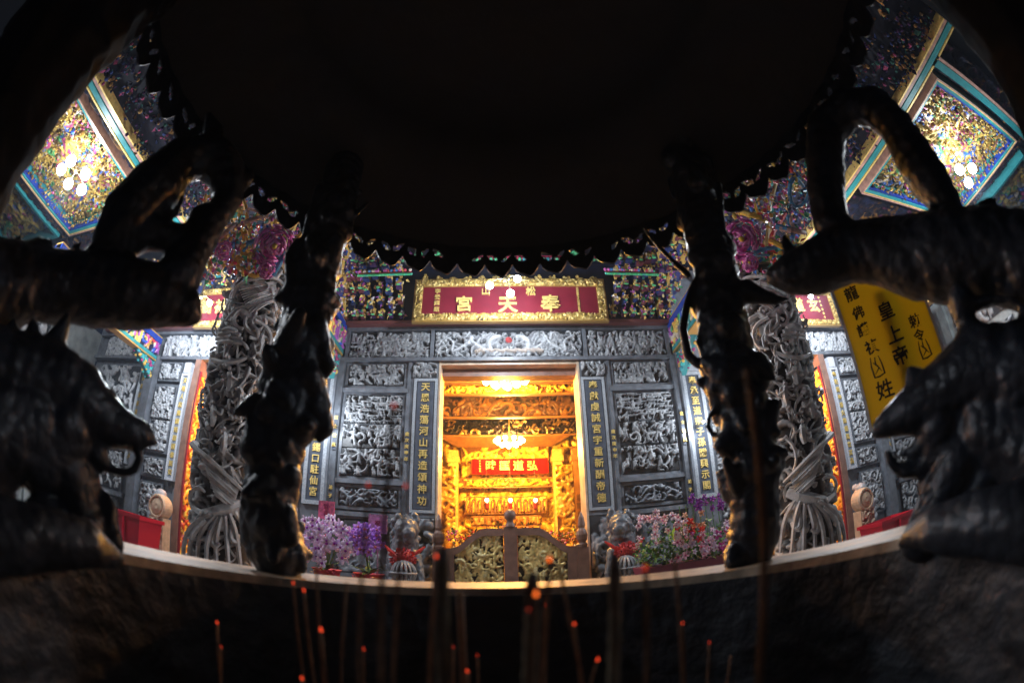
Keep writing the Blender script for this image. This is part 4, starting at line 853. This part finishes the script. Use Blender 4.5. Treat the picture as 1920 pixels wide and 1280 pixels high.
# ================================================================== FLOWERS ON THE PORCH
def blossom_mesh(name, cols, r_=.045, seed=0):
    rg = random.Random(seed); mb = MB()
    for i in range(5):
        a = 2*math.pi*i/5+.3; q = Matrix.Rotation(a, 3, 'Y'); wd = .62 if i in (1, 4) else .42
        mb.sph(q @ Vector((0, -.004, r_*.55)), r_*.55, cols[0], n=8, sc3=(wd*1.15, .16, 1), rot=q @ Matrix.Rotation(.25, 3, 'X'))
    mb.sph((0,-.012,-.004), r_*.26, cols[1], n=7); return mb.build(name, M_orchid, smooth=True)
def orchid(cx, cy, cz, label, n, sx, sz, z_mid, cols, seed, card):
    """an orchid pot: red wrapped pot, arching stems, blossoms facing the yard"""
    t = thing('orchid_pot', label, 'potted orchid', (cx, cy, cz)); rg = random.Random(seed)
    mb = MB(); mb.lathe([(0,0),(.13,0),(.17,.22),(.20,.26),(.15,.24),(.0,.22)], 16, (cx,cy,cz), (.45,.03,.05))
    for k in range(60): mb.leaf((cx+rg.uniform(-.17,.17), cy-.12-rg.uniform(0,.08), cz+rg.uniform(.02,.26)), .07, .03, Matrix.Rotation(rg.uniform(0,6), 3, 'Z') @ Matrix.Rotation(rg.uniform(-1,1), 3, 'Y'), rg.choice([(.55,.03,.06),(.6,.35,.08),(.4,.02,.08),(.65,.5,.2)]))
    mb.build('wrapped_pot', M_orchid, t)
    mb = MB()
    for k in range(9):
        a = rg.uniform(0, 6.28); mb.leaf((cx,cy-.05,cz+.24), rg.uniform(.2,.3), .04, Matrix.Rotation(a, 3, 'Z') @ Matrix.Rotation(rg.uniform(-.7,-.1), 3, 'Y'), (.05,.16,.04))
    mb.build('leaves', M_orchid, t)
    pr = blossom_mesh('blossom', cols, .075, seed); pr.parent = t; pr.matrix_parent_inverse = Matrix.Translation(t.location).inverted()
    st = MB(); first = True
    for k in range(n):
        ti = k % 4; u = rg.uniform(-1, 1); v = rg.uniform(-1, 1)
        if u*u+v*v > 1: u *= .7; v *= .7
        p = Vector((cx+u*sx, cy-.12+rg.uniform(-.10,.10), z_mid+v*sz))
        o = pr if first else pr.copy()
        if not first: sc.collection.objects.link(o)
        first = False; o.location = p; o.rotation_euler = (rg.uniform(-.4,.3), rg.uniform(0,6.3), rg.uniform(-.6,.6)); o.scale = [rg.uniform(.75,1.1)]*3
        if k % 5 == 0: st.tube([(cx,cy,cz+.22), ((cx+p.x)/2,cy,max(p.z,cz+.5)+.04), tuple(p+Vector((0,.04,0)))], .006, 5, (.10,.20,.05))
    st.build('stems', M_orchid, t)
    if card:
        x0_, x1_, z0_, z1_, cc, txt = card; mb = MB(); mb.box((x0_,cy+.02,z0_), (x1_,cy+.035,z1_)); mb.box(((x0_+x1_)/2-.008,cy+.036,cz+.2), ((x0_+x1_)/2+.008,cy+.045,z1_-.05)); cd = mb.build('gift_card', cc, t)
        column_text(txt, (x0_+x1_)/2, z1_-.03, z0_+.03, cy+.01, (z1_-z0_)*.3, mat('card_ink', (.35,.02,.12), .6), cd)
def plinth(x0_, x1_, y0_, y1_, zt, label):
    t = thing('display_stand', label, 'stand', ((x0_+x1_)/2, (y0_+y1_)/2, FLOOR)); mb = MB(); mb.box((x0_,y0_,zt-.05), (x1_,y1_,zt)); mb.build('top', M_stone, t)
    for x in (x0_+.04, x1_-.08):
        for y in (y0_+.03, y1_-.07): mb = MB(); mb.box((x,y,FLOOR), (x+.04,y+.04,zt-.05)); mb.build('leg', M_stone, t)
PUR = ((.86,.72,1.0), (.32,.03,.42))
plinth(-2.65,-1.35,5.4,5.8,-.60,'low dark stand under the two orchid pots')
plinth(1.6,3.0,5.4,5.9,-.62,'low dark stand under the mixed flower trough')
orchid(-2.13, 5.6, -.60, 'larger pot of pale purple orchids with a pink card left of the doorway', 85, .42, .30, .02, PUR, 1, (-2.28,-2.06,.30,.54,M_pinkcard,'賀喜'))
orchid(-1.58, 5.6, -.60, 'smaller pot of deep violet orchids beside the larger orchids', 40, .20, .17, .10, ((.50,.22,.85), (.6,.15,.2)), 2, (-1.60,-1.36,.18,.42,mat('lilac_card', (.65,.35,.62), .6, noise_s=25, noise_a=.3),'祝'))
t = thing('flower_trough', 'long maroon trough of mixed pink, white, red and yellow flowers right of the doorway', 'flower trough', (2.28, 5.6, -.62)); rg = random.Random(44)
mb = MB(); mb.add([(1.72,5.42,-.62),(2.86,5.42,-.62),(2.86,5.80,-.62),(1.72,5.80,-.62),(1.66,5.38,-.32),(2.92,5.38,-.32),(2.92,5.84,-.32),(1.66,5.84,-.32)], [(0,3,2,1),(4,5,6,7),(0,1,5,4),(1,2,6,5),(2,3,7,6),(3,0,4,7)]); mb.build('trough', M_planter, t)
mb = MB()
for k in range(900):
    x = rg.uniform(1.68, 2.95); z_ = -.33+abs(rg.gauss(0,.22)); 
    if z_ > .25: z_ = rg.uniform(-.3,.2)
    mb.leaf((x, 5.6+rg.uniform(-.22,.2), z_), rg.uniform(.06,.12), rg.uniform(.014,.03), Matrix.Rotation(rg.uniform(0,6.3), 3, 'Z') @ Matrix.Rotation(rg.uniform(-1.2,.6), 3, 'Y'), rg.choice([(.04,.16,.03),(.06,.22,.05),(.03,.10,.03),(.10,.26,.06),(.16,.30,.05)]))
for k in range(7): x = 2.2+k*.09; mb.tube([(x,5.5,-.3),(x+.03,5.48,.1),(x+.0,5.45,.4)], .006, 5, (.08,.2,.05))
mb.leaf((2.06,5.36,-.02), .22, .06, Matrix.Rotation(-1.4, 3, 'Y'), (.35,.55,.04)); mb.build('foliage', M_orchid, t)
kinds_ = [(((.92,.76,.88),(.55,.12,.25)), 1.62, 2.30, -.06, .36, 40), (((.90,.55,.72),(.6,.05,.25)), 1.9, 2.6, -.30, .05, 20), (((.55,.05,.35),(.7,.6,.7)), 2.3, 2.85, -.28, .08, 14), (((.85,.75,.95),(.5,.3,.6)), 2.2, 2.9, -.25, .1, 22),
          (((.75,.03,.02),(.5,.0,.0)), 2.0, 2.6, -.08, .22, 7), (((.85,.60,.02),(.8,.5,.0)), 2.85, 3.05, -.25, .12, 9), (((.25,.03,.40),(.15,.0,.2)), 2.35, 2.95, .30, .50, 16), (((.80,.45,.30),(.7,.3,.1)), 2.2, 2.6, .1, .3, 5)]
for j, (cols, xa, xb, za, zb, n) in enumerate(kinds_):
    pr = blossom_mesh('blossom', cols, .050, 10+j); pr.parent = t; pr.matrix_parent_inverse = Matrix.Translation(t.location).inverted()
    for k in range(n):
        o = pr if k == 0 else pr.copy()
        if k: sc.collection.objects.link(o)
        o.location = (rg.uniform(xa, xb), 5.40+rg.uniform(-.08,.1), rg.uniform(za, zb)); o.rotation_euler = (rg.uniform(-.4,.3), rg.uniform(0,6), rg.uniform(-.6,.6)); o.scale = [rg.uniform(.7,1.25)]*3

# ================================================================== YELLOW BOARD
d_ = 2.05
A_ = atR(1555,530,d_); B_ = atR(1756,620,d_); A_.z = B_.z = 0; ud = (B_-A_).normalized(); nd = Vector((ud.y, -ud.x, 0))
if nd.dot(-A_) < 0: nd = -nd
W_ = (B_-A_).length; zb, zt = .26, 1.12
t = thing('yellow_board', 'yellow board with black brushed characters standing behind the right dragon', 'board', ((A_.x+B_.x)/2, (A_.y+B_.y)/2, -1.7))
RT = Matrix(((ud.x, -nd.x, 0), (ud.y, -nd.y, 0), (0, 0, 1)))           # local x along the board, y away from the camera
def bpt(px, py):
    r_ = ray(px, py); k = A_.dot(nd)/r_.dot(nd); p = r_*k; return (p-A_).dot(ud), p.z
m4 = Matrix.Translation(A_) @ RT.to_4x4()
mb = MB(); mb.box((0.006,0,zb), (W_-.006,.016,zt), None, m4); bd = mb.build('board', M_banner, t)
mb = MB(); mb.box((-.008,-.002,zb), (.006,.018,zt), None, m4); mb.box((W_-.006,-.002,zb), (W_+.008,.018,zt), None, m4); mb.build('lit_edge_strip', M_bannere, t)
mb = MB(); mb.box((W_/2-.02,.018,-1.7), (W_/2+.02,.05,zt-.3), None, m4); mb.box((W_/2-.2,-.15,-1.7), (W_/2+.2,.25,-1.66), None, m4); mb.build('post', M_wood, t)
for ch, px, py, sz in (('皇',1662,585,.085), ('上',1678,629,.085), ('帝',1690,669,.085), ('姓',1660,732,.085), ('龍',1597,553,.072), ('佛',1610,588,.062), ('護',1619,620,.062), ('禎',1635,652,.066), ('勅',1716,603,.062), ('令',1724,630,.055)):
    u_, z_ = bpt(px, py); glyph('character', ch, sz, M_ink, bd, Matrix.Translation(A_) @ RT.to_4x4() @ Matrix.Translation((u_, -.003, z_)) @ FRONT, extrude=.001, bold=.0015)
for px, py, w_, h_ in ((1645,688,.055,.08), (1734,655,.05,.07)):
    u_, z_ = bpt(px, py); mb = MB(); e = .004; q = lambda a, b: m4 @ Vector((u_+a, -.004, z_+b))
    mb.tube([q(-w_*.38,h_*.62), q(-w_*.5,h_*.1), q(-w_*.44,-h_*.5), q(0,-h_*.54), q(w_*.5,-h_*.46), q(w_*.46,h_*.1), q(w_*.34,h_*.55)], [e*.5,e,e*1.2,e,e*1.2,e,e*.5], 5); mb.tube([q(0,h_*.55), q(-w_*.08,h_*.2), q(w_*.12,-h_*.08), q(-w_*.3,-h_*.34)], [e*.6,e,e,e*.4], 5); mb.tube([q(-w_*.28,h_*.3), q(w_*.06,h_*.02), q(w_*.30,-h_*.30)], [e*.5,e,e*.4], 5); mb.build('drawn_sign', M_ink, bd)

# ================================================================== INCENSE BURNER
CX, CY = .01, .5; ZR = -.10
IB = thing('incense_burner', 'huge blackened bronze incense burner with dragon posts and a scalloped canopy, enclosing the sticks', 'incense burner', (CX, CY, -1.7))
mb = MB(); mb.lathe([(.716,ZR-.02),(.722,ZR),(.97,ZR),(.985,ZR-.012),(.985,ZR-.05),(.95,ZR-.06)], 160, (CX,CY,0)); mb.build('rim', M_rim, IB, smooth=False)
mb = MB(); n_ = 200
def bw(r_, z_, k): return (r_ + .012*noise.noise(Vector((math.cos(k*2*math.pi/n_)*6, math.sin(k*2*math.pi/n_)*6, z_*9))), z_)
prof = [(.716-.0008*i, ZR-.02-.012*i) for i in range(34)]; vs, fs = [], []
for r_, z_ in prof:
    for k in range(n_):
        a = 2*math.pi*k/n_; q = Vector((math.cos(a)*9, math.sin(a)*9, z_*12)); rr = r_ - (.012*abs(noise.noise(q)) + .005*noise.noise(q*3.1) if z_ < ZR-.03 else 0); vs.append((CX+rr*math.cos(a), CY+rr*math.sin(a), z_))
for i in range(len(prof)-1):
    for k in range(n_): fs.append((i*n_+k, (i+1)*n_+k, (i+1)*n_+(k+1)%n_, i*n_+(k+1)%n_))
mb.add(vs, fs); mb.lathe([(.95,ZR-.06),(1.0,-.3),(1.02,-.6),(.9,-1.0),(.6,-1.2),(.65,-1.5),(.8,-1.7)], 96, (CX,CY,0)); mb.build('bowl', M_soot, IB, smooth=True)
# ash bed
vs, fs = [], []; m_ = 60
for i in range(m_+1):
    for j in range(m_+1):
        u_, v_ = 2*i/m_-1, 2*j/m_-1; x, y = u_*math.sqrt(1-v_*v_/2)*.70, v_*math.sqrt(1-u_*u_/2)*.70
        vs.append((CX+x, CY+y, -.46+.03*noise.noise(Vector((x*3,y*3,0)))+.008*noise.noise(Vector((x*20,y*20,1)))))
for i in range(m_):
    for j in range(m_): a = i*(m_+1)+j; fs.append((a, a+m_+1, a+m_+2, a+1))
mb = MB(); mb.add(vs, fs); tag(mb.build('ash_bed', M_ash, smooth=True), 'bed of grey incense ash filling the burner bowl', 'ash', kind='stuff')
# canopy: pierced scalloped skirt, underside, roof
NS, SUB = 58, 14; RC = 1.02; rows = 16; ztop, zc0, zlobe = 1.165, 1.078, 1.026
vs, fs = [], []; rgc = random.Random(77)
nn = NS*SUB
for k in range(nn):
    a = 2*math.pi*k/nn; ph = (k % SUB)/SUB; zl_ = zc0-(zc0-zlobe)*math.sin(math.pi*ph)**.7 + .004*math.sin(k*.9)
    for j in range(rows+1): 
        zz = ztop + (zl_-ztop)*j/rows; rr = RC+.004*math.sin(math.pi*2*ph); vs.append((CX+rr*math.cos(a), CY+rr*math.sin(a), zz))
holes = {}
for kk in range(NS):
    c = [(3.6+rgc.uniform(-.7,.7), 6.6+rgc.uniform(-.8,.8), rgc.uniform(2.0,3.2), rgc.uniform(1.2,2.1), rgc.uniform(.1,.5)), (10.2+rgc.uniform(-.7,.7), 6.6+rgc.uniform(-.8,.8), rgc.uniform(2.0,3.2), rgc.uniform(1.2,2.1), -rgc.uniform(.1,.5))]
    if rgc.random() < .25: c.pop(rgc.randrange(2))
    holes[kk] = c
for k in range(nn):
    for j in range(rows):
        kk, ks = k//SUB, k % SUB + .5; hit = False
        for (cx_, cy_, ax_, ay_, sl) in holes[kk]:
            dx_ = ks-cx_; dy_ = (j+.5)-cy_-sl*dx_
            if (dx_/ax_)**2+(dy_/ay_)**2 < 1: hit = True
        if hit: continue
        k2 = (k+1) % nn; fs.append((k*(rows+1)+j, k*(rows+1)+j+1, k2*(rows+1)+j+1, k2*(rows+1)+j))
mb = MB(); mb.add(vs, fs); sk = mb.build('canopy_skirt', M_bronze, IB); md = sk.modifiers.new('thick', 'SOLIDIFY'); md.thickness = .008
mb = MB(); mb.lathe([(1.03,1.16),(.98,1.20),(.80,1.30),(.62,1.36),(.60,1.40),(.45,1.47),(.25,1.52),(0,1.53)], 72, (CX,CY,0)); mb.lathe([(1.03,1.165),(1.10,1.27),(1.24,1.44),(1.25,1.47),(1.05,1.42),(.75,1.56),(.4,1.75),(.12,1.85),(.1,1.95),(0,2.0)], 72, (CX,CY,0)); mb.build('canopy', M_canopy, IB, smooth=True)

def post(pts, d, extra, seed, name='dragon_post', k=.88, amp=.0035):
    rg = random.Random(seed); B = pchain([(p[0], p[1], p[2]*k) for p in pts], d)
    for i in range(len(pts)*5):                                   # scales, curls, folds round the post
        j = rg.randrange(len(pts)-1); f = rg.random(); a, b = pts[j], pts[j+1]; x = a[0]+(b[0]-a[0])*f; y = a[1]+(b[1]-a[1])*f; hw = a[2]+(b[2]-a[2])*f
        an = rg.uniform(0, 6.28); q = atR(x, y, d); rr = hw/FPX*q.length; sz = rr*rg.uniform(.25,.50); n_ = Vector((math.cos(an), math.sin(an), 0))
        c = q+n_*(rr*rg.uniform(.56,.72)); e = c+n_*rr*.12+Vector((rg.uniform(-.5,.5)*rr, rg.uniform(-.5,.5)*rr, rg.uniform(-.9,.9)*rr)); B += chain([(c, sz), (e, sz*.45)], .6)
    for ex in extra: B += pchain(ex, d-.03, .4)
    return sculpt(name, B, .0068, M_bronze, IB, amp=amp, ns=10, amp2=.0006, ns2=70, smooth=5, seed=seed)
p1 = [(522,1068,46),(512,1030,54),(508,990,58),(506,940,63),(512,890,67),(516,840,70),(527,800,66),(542,750,62),(550,700,60),(562,650,62),(574,600,60),(585,560,56),(592,510,52),(602,470,50),(616,430,50),(630,390,46),(640,340,44),(655,280,42),(662,225,42)]
post(p1, 1.27, [[(480,755,20),(455,768,12),(438,777,3)], [(590,765,26),(606,785,20),(612,805,14),(598,826,6)], [(596,660,18),(618,684,14),(612,706,5)], [(560,520,9),(566,470,8),(580,420,9),(598,350,7)], [(545,540,9),(540,480,8),(556,450,5)], [(560,1040,14),(566,1065,10)], [(640,420,7),(668,400,5),(690,380,3)]], 1)
p2 = [(1402,1050,48),(1415,1000,58),(1415,940,60),(1410,880,64),(1406,830,62),(1395,780,57),(1385,740,58),(1378,700,60),(1366,650,60),(1354,600,60),(1347,550,54),(1340,500,50),(1325,450,50),(1310,400,48),(1298,340,44),(1282,280,44),(1270,225,44)]
post(p2, 1.27, [[(1400,545,24),(1430,556,16),(1455,562,9),(1482,560,3)], [(1420,680,22),(1440,700,12),(1456,714,3)], [(1305,530,9),(1288,570,8),(1280,620,8),(1290,665,9),(1312,686,8),(1330,668,8)], [(1318,560,5),(1318,600,5),(1308,640,4),(1318,668,4)], [(1345,765,6),(1330,780,5),(1327,800,5),(1340,818,5)], [(1348,345,6),(1352,400,6),(1362,440,4)], [(1206,425,3),(1228,455,4),(1262,490,5),(1290,515,7)], [(1340,690,9),(1350,730,10),(1338,760,6)]], 2)
# coiling dragon bodies between the posts and the corners
M_rough = mat('dull_black_metal', (.010,.011,.014), .85, 0, spec=.15, bump=.2, bump_s=20)
def part(name, chains, d, seed, vox=.0075, amp=.004, ns=9, m_=None, **k):
    B = []
    for c in chains: B += pchain(c, d, .4)
    return sculpt(name, B, vox, m_ or M_bronze, IB, amp=amp, ns=ns, amp2=.0008, ns2=60, seed=seed, **k)
rib = lambda pts, n=6, a=.10: [(pts[i][0]+(pts[i+1][0]-pts[i][0])*j/n, pts[i][1]+(pts[i+1][1]-pts[i][1])*j/n, (pts[i][2]+(pts[i+1][2]-pts[i][2])*j/n)*(1+a*(-1)**j)) for i in range(len(pts)-1) for j in range(n)] + [pts[-1]]
part('dragon_body', [[(x_,y_+10,13),(x_+9,y_-8,8),(x_+20,y_-20,3)] for x_, y_ in ((20,462),(55,462),(130,475),(160,476))] + [[(-110,560,90),(-40,545,90),(60,530,66),(150,540,66),(230,548,68),(300,556,58),(340,572,40),(362,592,16)], [(60,480,30),(90,458,12)], [(330,520,50),(360,470,40),(385,420,40)], rib([(205,445,34),(240,400,52),(285,355,56),(335,305,42),(390,290,40),(420,320,42)]),
      [(420,320,42),(428,370,30),(395,420,30),(365,490,26),(350,545,20)], [(385,300,30),(400,250,20),(390,215,6)], [(225,465,30),(275,436,36),(315,445,28),(365,452,34)], [(270,400,24),(310,425,18)], [(440,350,22),(462,335,14),(472,322,5)], [(300,420,6),(330,400,6),(344,370,5),(345,342,4)]], .98, 3)
part('dragon_body', [[(2050,520,95),(1960,500,90),(1880,480,86),(1800,480,90),(1720,483,78),(1650,472,62),(1590,474,54),(1530,500,52),(1485,512,40),(1455,518,22)], rib([(1600,450,30),(1560,420,36),(1550,360,36),(1546,300,38),(1552,240,38),(1590,200,34),(1640,200,38)], 5, .07),
      rib([(1640,200,38),(1680,240,38),(1710,290,44),(1740,335,44),(1770,375,36),(1790,420,26)], 4, .05), [(1800,570,28),(1830,520,50)], [(1480,470,14),(1470,445,5)], [(1845,400,20),(1862,378,8)]], 1.0, 4)
# dragon heads looking inwards from the corner posts
part('dragon_head', [[(0,700,80),(60,710,76),(108,725,72),(148,752,66),(182,778,54),(215,798,42),(245,810,32),(272,822,18),(294,832,6)], [(60,650,20),(62,620,14),(60,600,5)], [(98,650,24),(114,622,16),(124,598,9),(130,580,3)], [(20,640,18),(24,605,8)], [(150,700,26),(172,706,18)], [(190,745,22),(210,740,12)],
      [(262,800,14),(286,812,6)], [(180,850,24),(205,878,12),(230,886,10),(252,880,10),(262,858,10),(258,836,9)], [(120,800,70),(80,860,66),(50,800,90),(-30,800,110),(-80,900,110)], [(110,850,50),(140,900,44),(150,950,44),(160,985,46),(170,1010,40)], [(-20,900,60),(0,960,40),(-10,1050,60)],
      [(200,930,10),(208,950,14),(205,985,18),(212,1020,22)], [(92,985,60),(80,1030,60)], [(-120,1000,90,.70),(0,1000,70,.70),(90,1010,56,.72),(160,1018,44,.74),(205,1040,22,.78),(226,1050,8,.8)], [(330/2+0,880,10),(178,900,14),(170,940,16)]], .92, 5)
part('dragon_head', [[(1910,700,90),(1860,695,82),(1815,705,72),(1775,730,60),(1738,752,50),(1704,770,42),(1676,786,32),(1656,800,20),(1642,812,8)], [(1830,650,46),(1790,672,24)], [(1722,720,26),(1712,700,14),(1706,692,5)], [(1650,800,12),(1642,792,5)], [(1760,800,46),(1735,830,18),(1712,845,12),(1690,850,6)],
      [(1762,830,34),(1748,862,18),(1722,878,14),(1695,884,12),(1672,868,10),(1664,846,7)], [(1820,620,18),(1806,590,22),(1800,560,26)], [(1860,640,16),(1900,625,16),(1935,590,14)], [(1850,800,70),(1900,820,80),(1980,850,110)], [(1800,860,50),(1770,920,46),(1745,965,40),(1730,1010,44)], [(1850,880,24),(1900,880,20)], [(1925,900,34),(1935,960,40),(1930,1040,60)],
      [(1830,970,60),(1790,1000,50)], [(1690,1018,8,.8),(1712,1005,20,.78),(1760,990,44,.75),(1840,980,60,.72),(1960,970,80,.70),(2060,960,90,.70)], [(1840,900,36),(1825,940,36)], [(1735,880,14),(1728,920,10)], [(1830,570,10),(1855,560,8),(1895,562,8),(1920,580,8)]], .92, 6)
part('corner_post', [[(-80,400,90),(-10,250,105),(80,110,120),(200,-20,130),(330,-120,120)], [(-60,600,90),(-90,450,90)]], 1.0, 7, vox=.012, amp=.012, m_=M_rough)
part('corner_post', [[(2030,380,90),(1990,220,100),(1930,90,110),(1850,-20,120),(1760,-120,120)], [(1980,600,70),(2010,450,90)]], 1.0, 8, vox=.012, amp=.012, m_=M_rough)

# ================================================================== INCENSE STICKS
rg = random.Random(9)
PH = ['thin','slender','bent','short','tall','dark','pale']
sticks = [ # tip px, tip py, bottom px at 1280, width px, ember?, thick?, distance, label
 (738,764,716,15,1,0,.40,'tallest blurred incense stick with a big red tip before the left carved panel'),
 (690,912,670,11,1,0,.46,'incense stick whose red tip stands above the smaller violet orchids'),
 (760,914,733,11,1,0,.46,'incense stick whose red tip stands left of the slate couplet tablet'),
 (830,975,836,12,0,0,.50,'unlit dark stick rising behind the left thick incense stick'),
 (830,1052,832,30,0,1,.42,'thick ribbed incense stick left of the gate'),
 (818,1046,806,12,1,0,.52,'glowing stick leaning on the thick ribbed incense left of the gate'),
 (1030,1052,1012,14,1,0,.46,'incense stick with an orange glowing tip before the right gate panel'),
 (998,1096,992,32,0,1,.44,'thick dark incense stick below the gate centre'),
 (1005,1117,1002,12,1,0,.40,'bright glowing stick in front of the thick dark incense'),
 (1153,1062,1150,27,0,1,.46,'thick grey-topped incense stick right of the gate'),
 (1210,1068,1212,15,1,0,.44,'incense stick with a faded red tip below the flower trough'),
 (1264,1045,1276,11,0,0,.52,'bare thin stick in front of the flower trough'),
 (1400,690,1428,20,0,0,.38,'long bare brown stick crossing the right dragon post'),
 (550,1094,568,8,1,0,.70,'left of two close glowing tips under the larger orchids'),
 (570,1108,592,9,1,0,.66,'right of two close glowing tips under the larger orchids'),
 (602,1183,610,10,1,0,.60,'glowing stick just below the pair under the larger orchids'),
 (407,1168,412,7,1,0,.72,'glowing stick far left below the left dragon post'),
 (415,1213,416,6,1,0,.74,'dim low stick beside the far left glowing one'),
 (566,1273,570,9,1,0,.6,'glowing tip just showing at the bottom edge, left of centre'),
 (682,1218,684,7,1,0,.66,'small glowing tip in the dark left of the thick ribbed incense'),
 (850,1213,852,6,1,0,.62,'dim tip just right of the thick ribbed incense'),
 (876,1259,878,9,1,0,.58,'lowest glowing tip between the two middle thick incense sticks'),
 (895,1229,897,6,1,0,.66,'dim narrow tip between the two middle thick incense sticks'),
 (991,1144,989,8,1,0,.39,'red tip low on the thick dark incense below the gate centre'),
 (1021,1136,1023,6,1,0,.62,'faint tip right of the thick dark incense'),
 (1077,1171,1084,8,1,0,.58,'glowing tip on a leaning stick right of the middle'),
 (1048,1060,1090,10,0,0,.56,'bare stick leaning right from the gate centre'),
 (1120,1238,1110,8,1,0,.55,'glowing tip leaning against the grey-topped incense'),
 (1212,1182,1214,6,1,0,.64,'dim red tip low beside the faded red one'),
 (1280,1169,1286,7,1,0,.62,'glowing tip below the flower trough'),
 (1330,1205,1328,6,1,0,.66,'rightmost small glowing tip'),
 (862,1110,868,20,0,0,.60,'broad dim stick behind the two middle thick incense sticks'),
 (650,1092,640,8,0,0,.6,'bare dark stick left of the small glowing tip'),
 (593,1060,606,8,0,0,.62,'bare dark stick rising under the larger orchids'),
 (1370,1230,1366,6,0,0,.66,'short bare stick right of the rightmost glowing tip'),
]
for (px, py, bx_, wd, em, th, d, lab) in sticks:
    a = atR(px, py, d); b = atR(bx_, 1275 if py < 1240 else py+60, d); u_ = (b-a); 
    if abs(u_.z) < 1e-4: continue
    foot = a + u_*((-.45-a.z)/u_.z); r_ = wd/FPX*a.length*.5*.85; ud_ = (foot-a).normalized()
    t = thing('incense_stick', lab, 'incense stick', foot, 'incense sticks standing in the ash')
    mb = MB(); N_ = 40 if th else 8; L_ = (foot-a).length; off = .0
    pts = [a.lerp(foot, i/N_) for i in range(N_+1)]
    rads = [r_*(1+(.10 if i % 2 else -.06)) for i in range(N_+1)] if th else [r_*.75 if em else r_*.8]+[r_*.8]*N_
    if not th:
        sd_ = Vector((rg.uniform(-1,1), rg.uniform(-1,1), 0))*.004; pts = [p+sd_*math.sin(math.pi*i/N_) for i, p in enumerate(pts)]
    mb.tube(pts, rads, 12 if th else 8); mb.build('stick', M_thick if th else M_stick, t, smooth=not th)
    if th:
        mb = MB(); mb.tube([a-ud_*.012, a+ud_*.006], [r_*.7, r_*1.02], 12); mb.build('ash_cap', M_ashtip, t)
    if em:
        k_ = rg.uniform(.65, 1.1); mb = MB(); mb.tube([a-ud_*r_*2.0*k_, a-ud_*r_*.9, a+ud_*r_*.8*k_], [r_*.22, r_*.55*k_, r_*.66], 8)
        mb.build('glowing_tip', M_ember2 if ('faded' in lab or 'dim' in lab or 'red tip' in lab or 'faint' in lab or 'small' in lab) else (M_ember3 if ('bright' in lab or 'orange' in lab) else M_ember), t, smooth=True)

# ================================================================== THE SMOKY AIR
hz = MB(); hz.box((-30,-30,-2.8), (30,30,6.6)); M_h = bpy.data.materials.new('smoky_air'); M_h.use_nodes = True; _n = M_h.node_tree; _n.nodes.remove(_n.nodes['Principled BSDF'])
_v = _n.nodes.new('ShaderNodeVolumePrincipled'); _v.inputs['Color'].default_value = (.62,.76,1,1); _v.inputs['Density'].default_value = .004; _v.inputs['Anisotropy'].default_value = .25
_n.links.new(_v.outputs[0], _n.nodes['Material Output'].inputs['Volume']); tag(hz.build('haze', M_h), 'thin bluish incense smoke hanging in the night air', 'haze', kind='stuff')
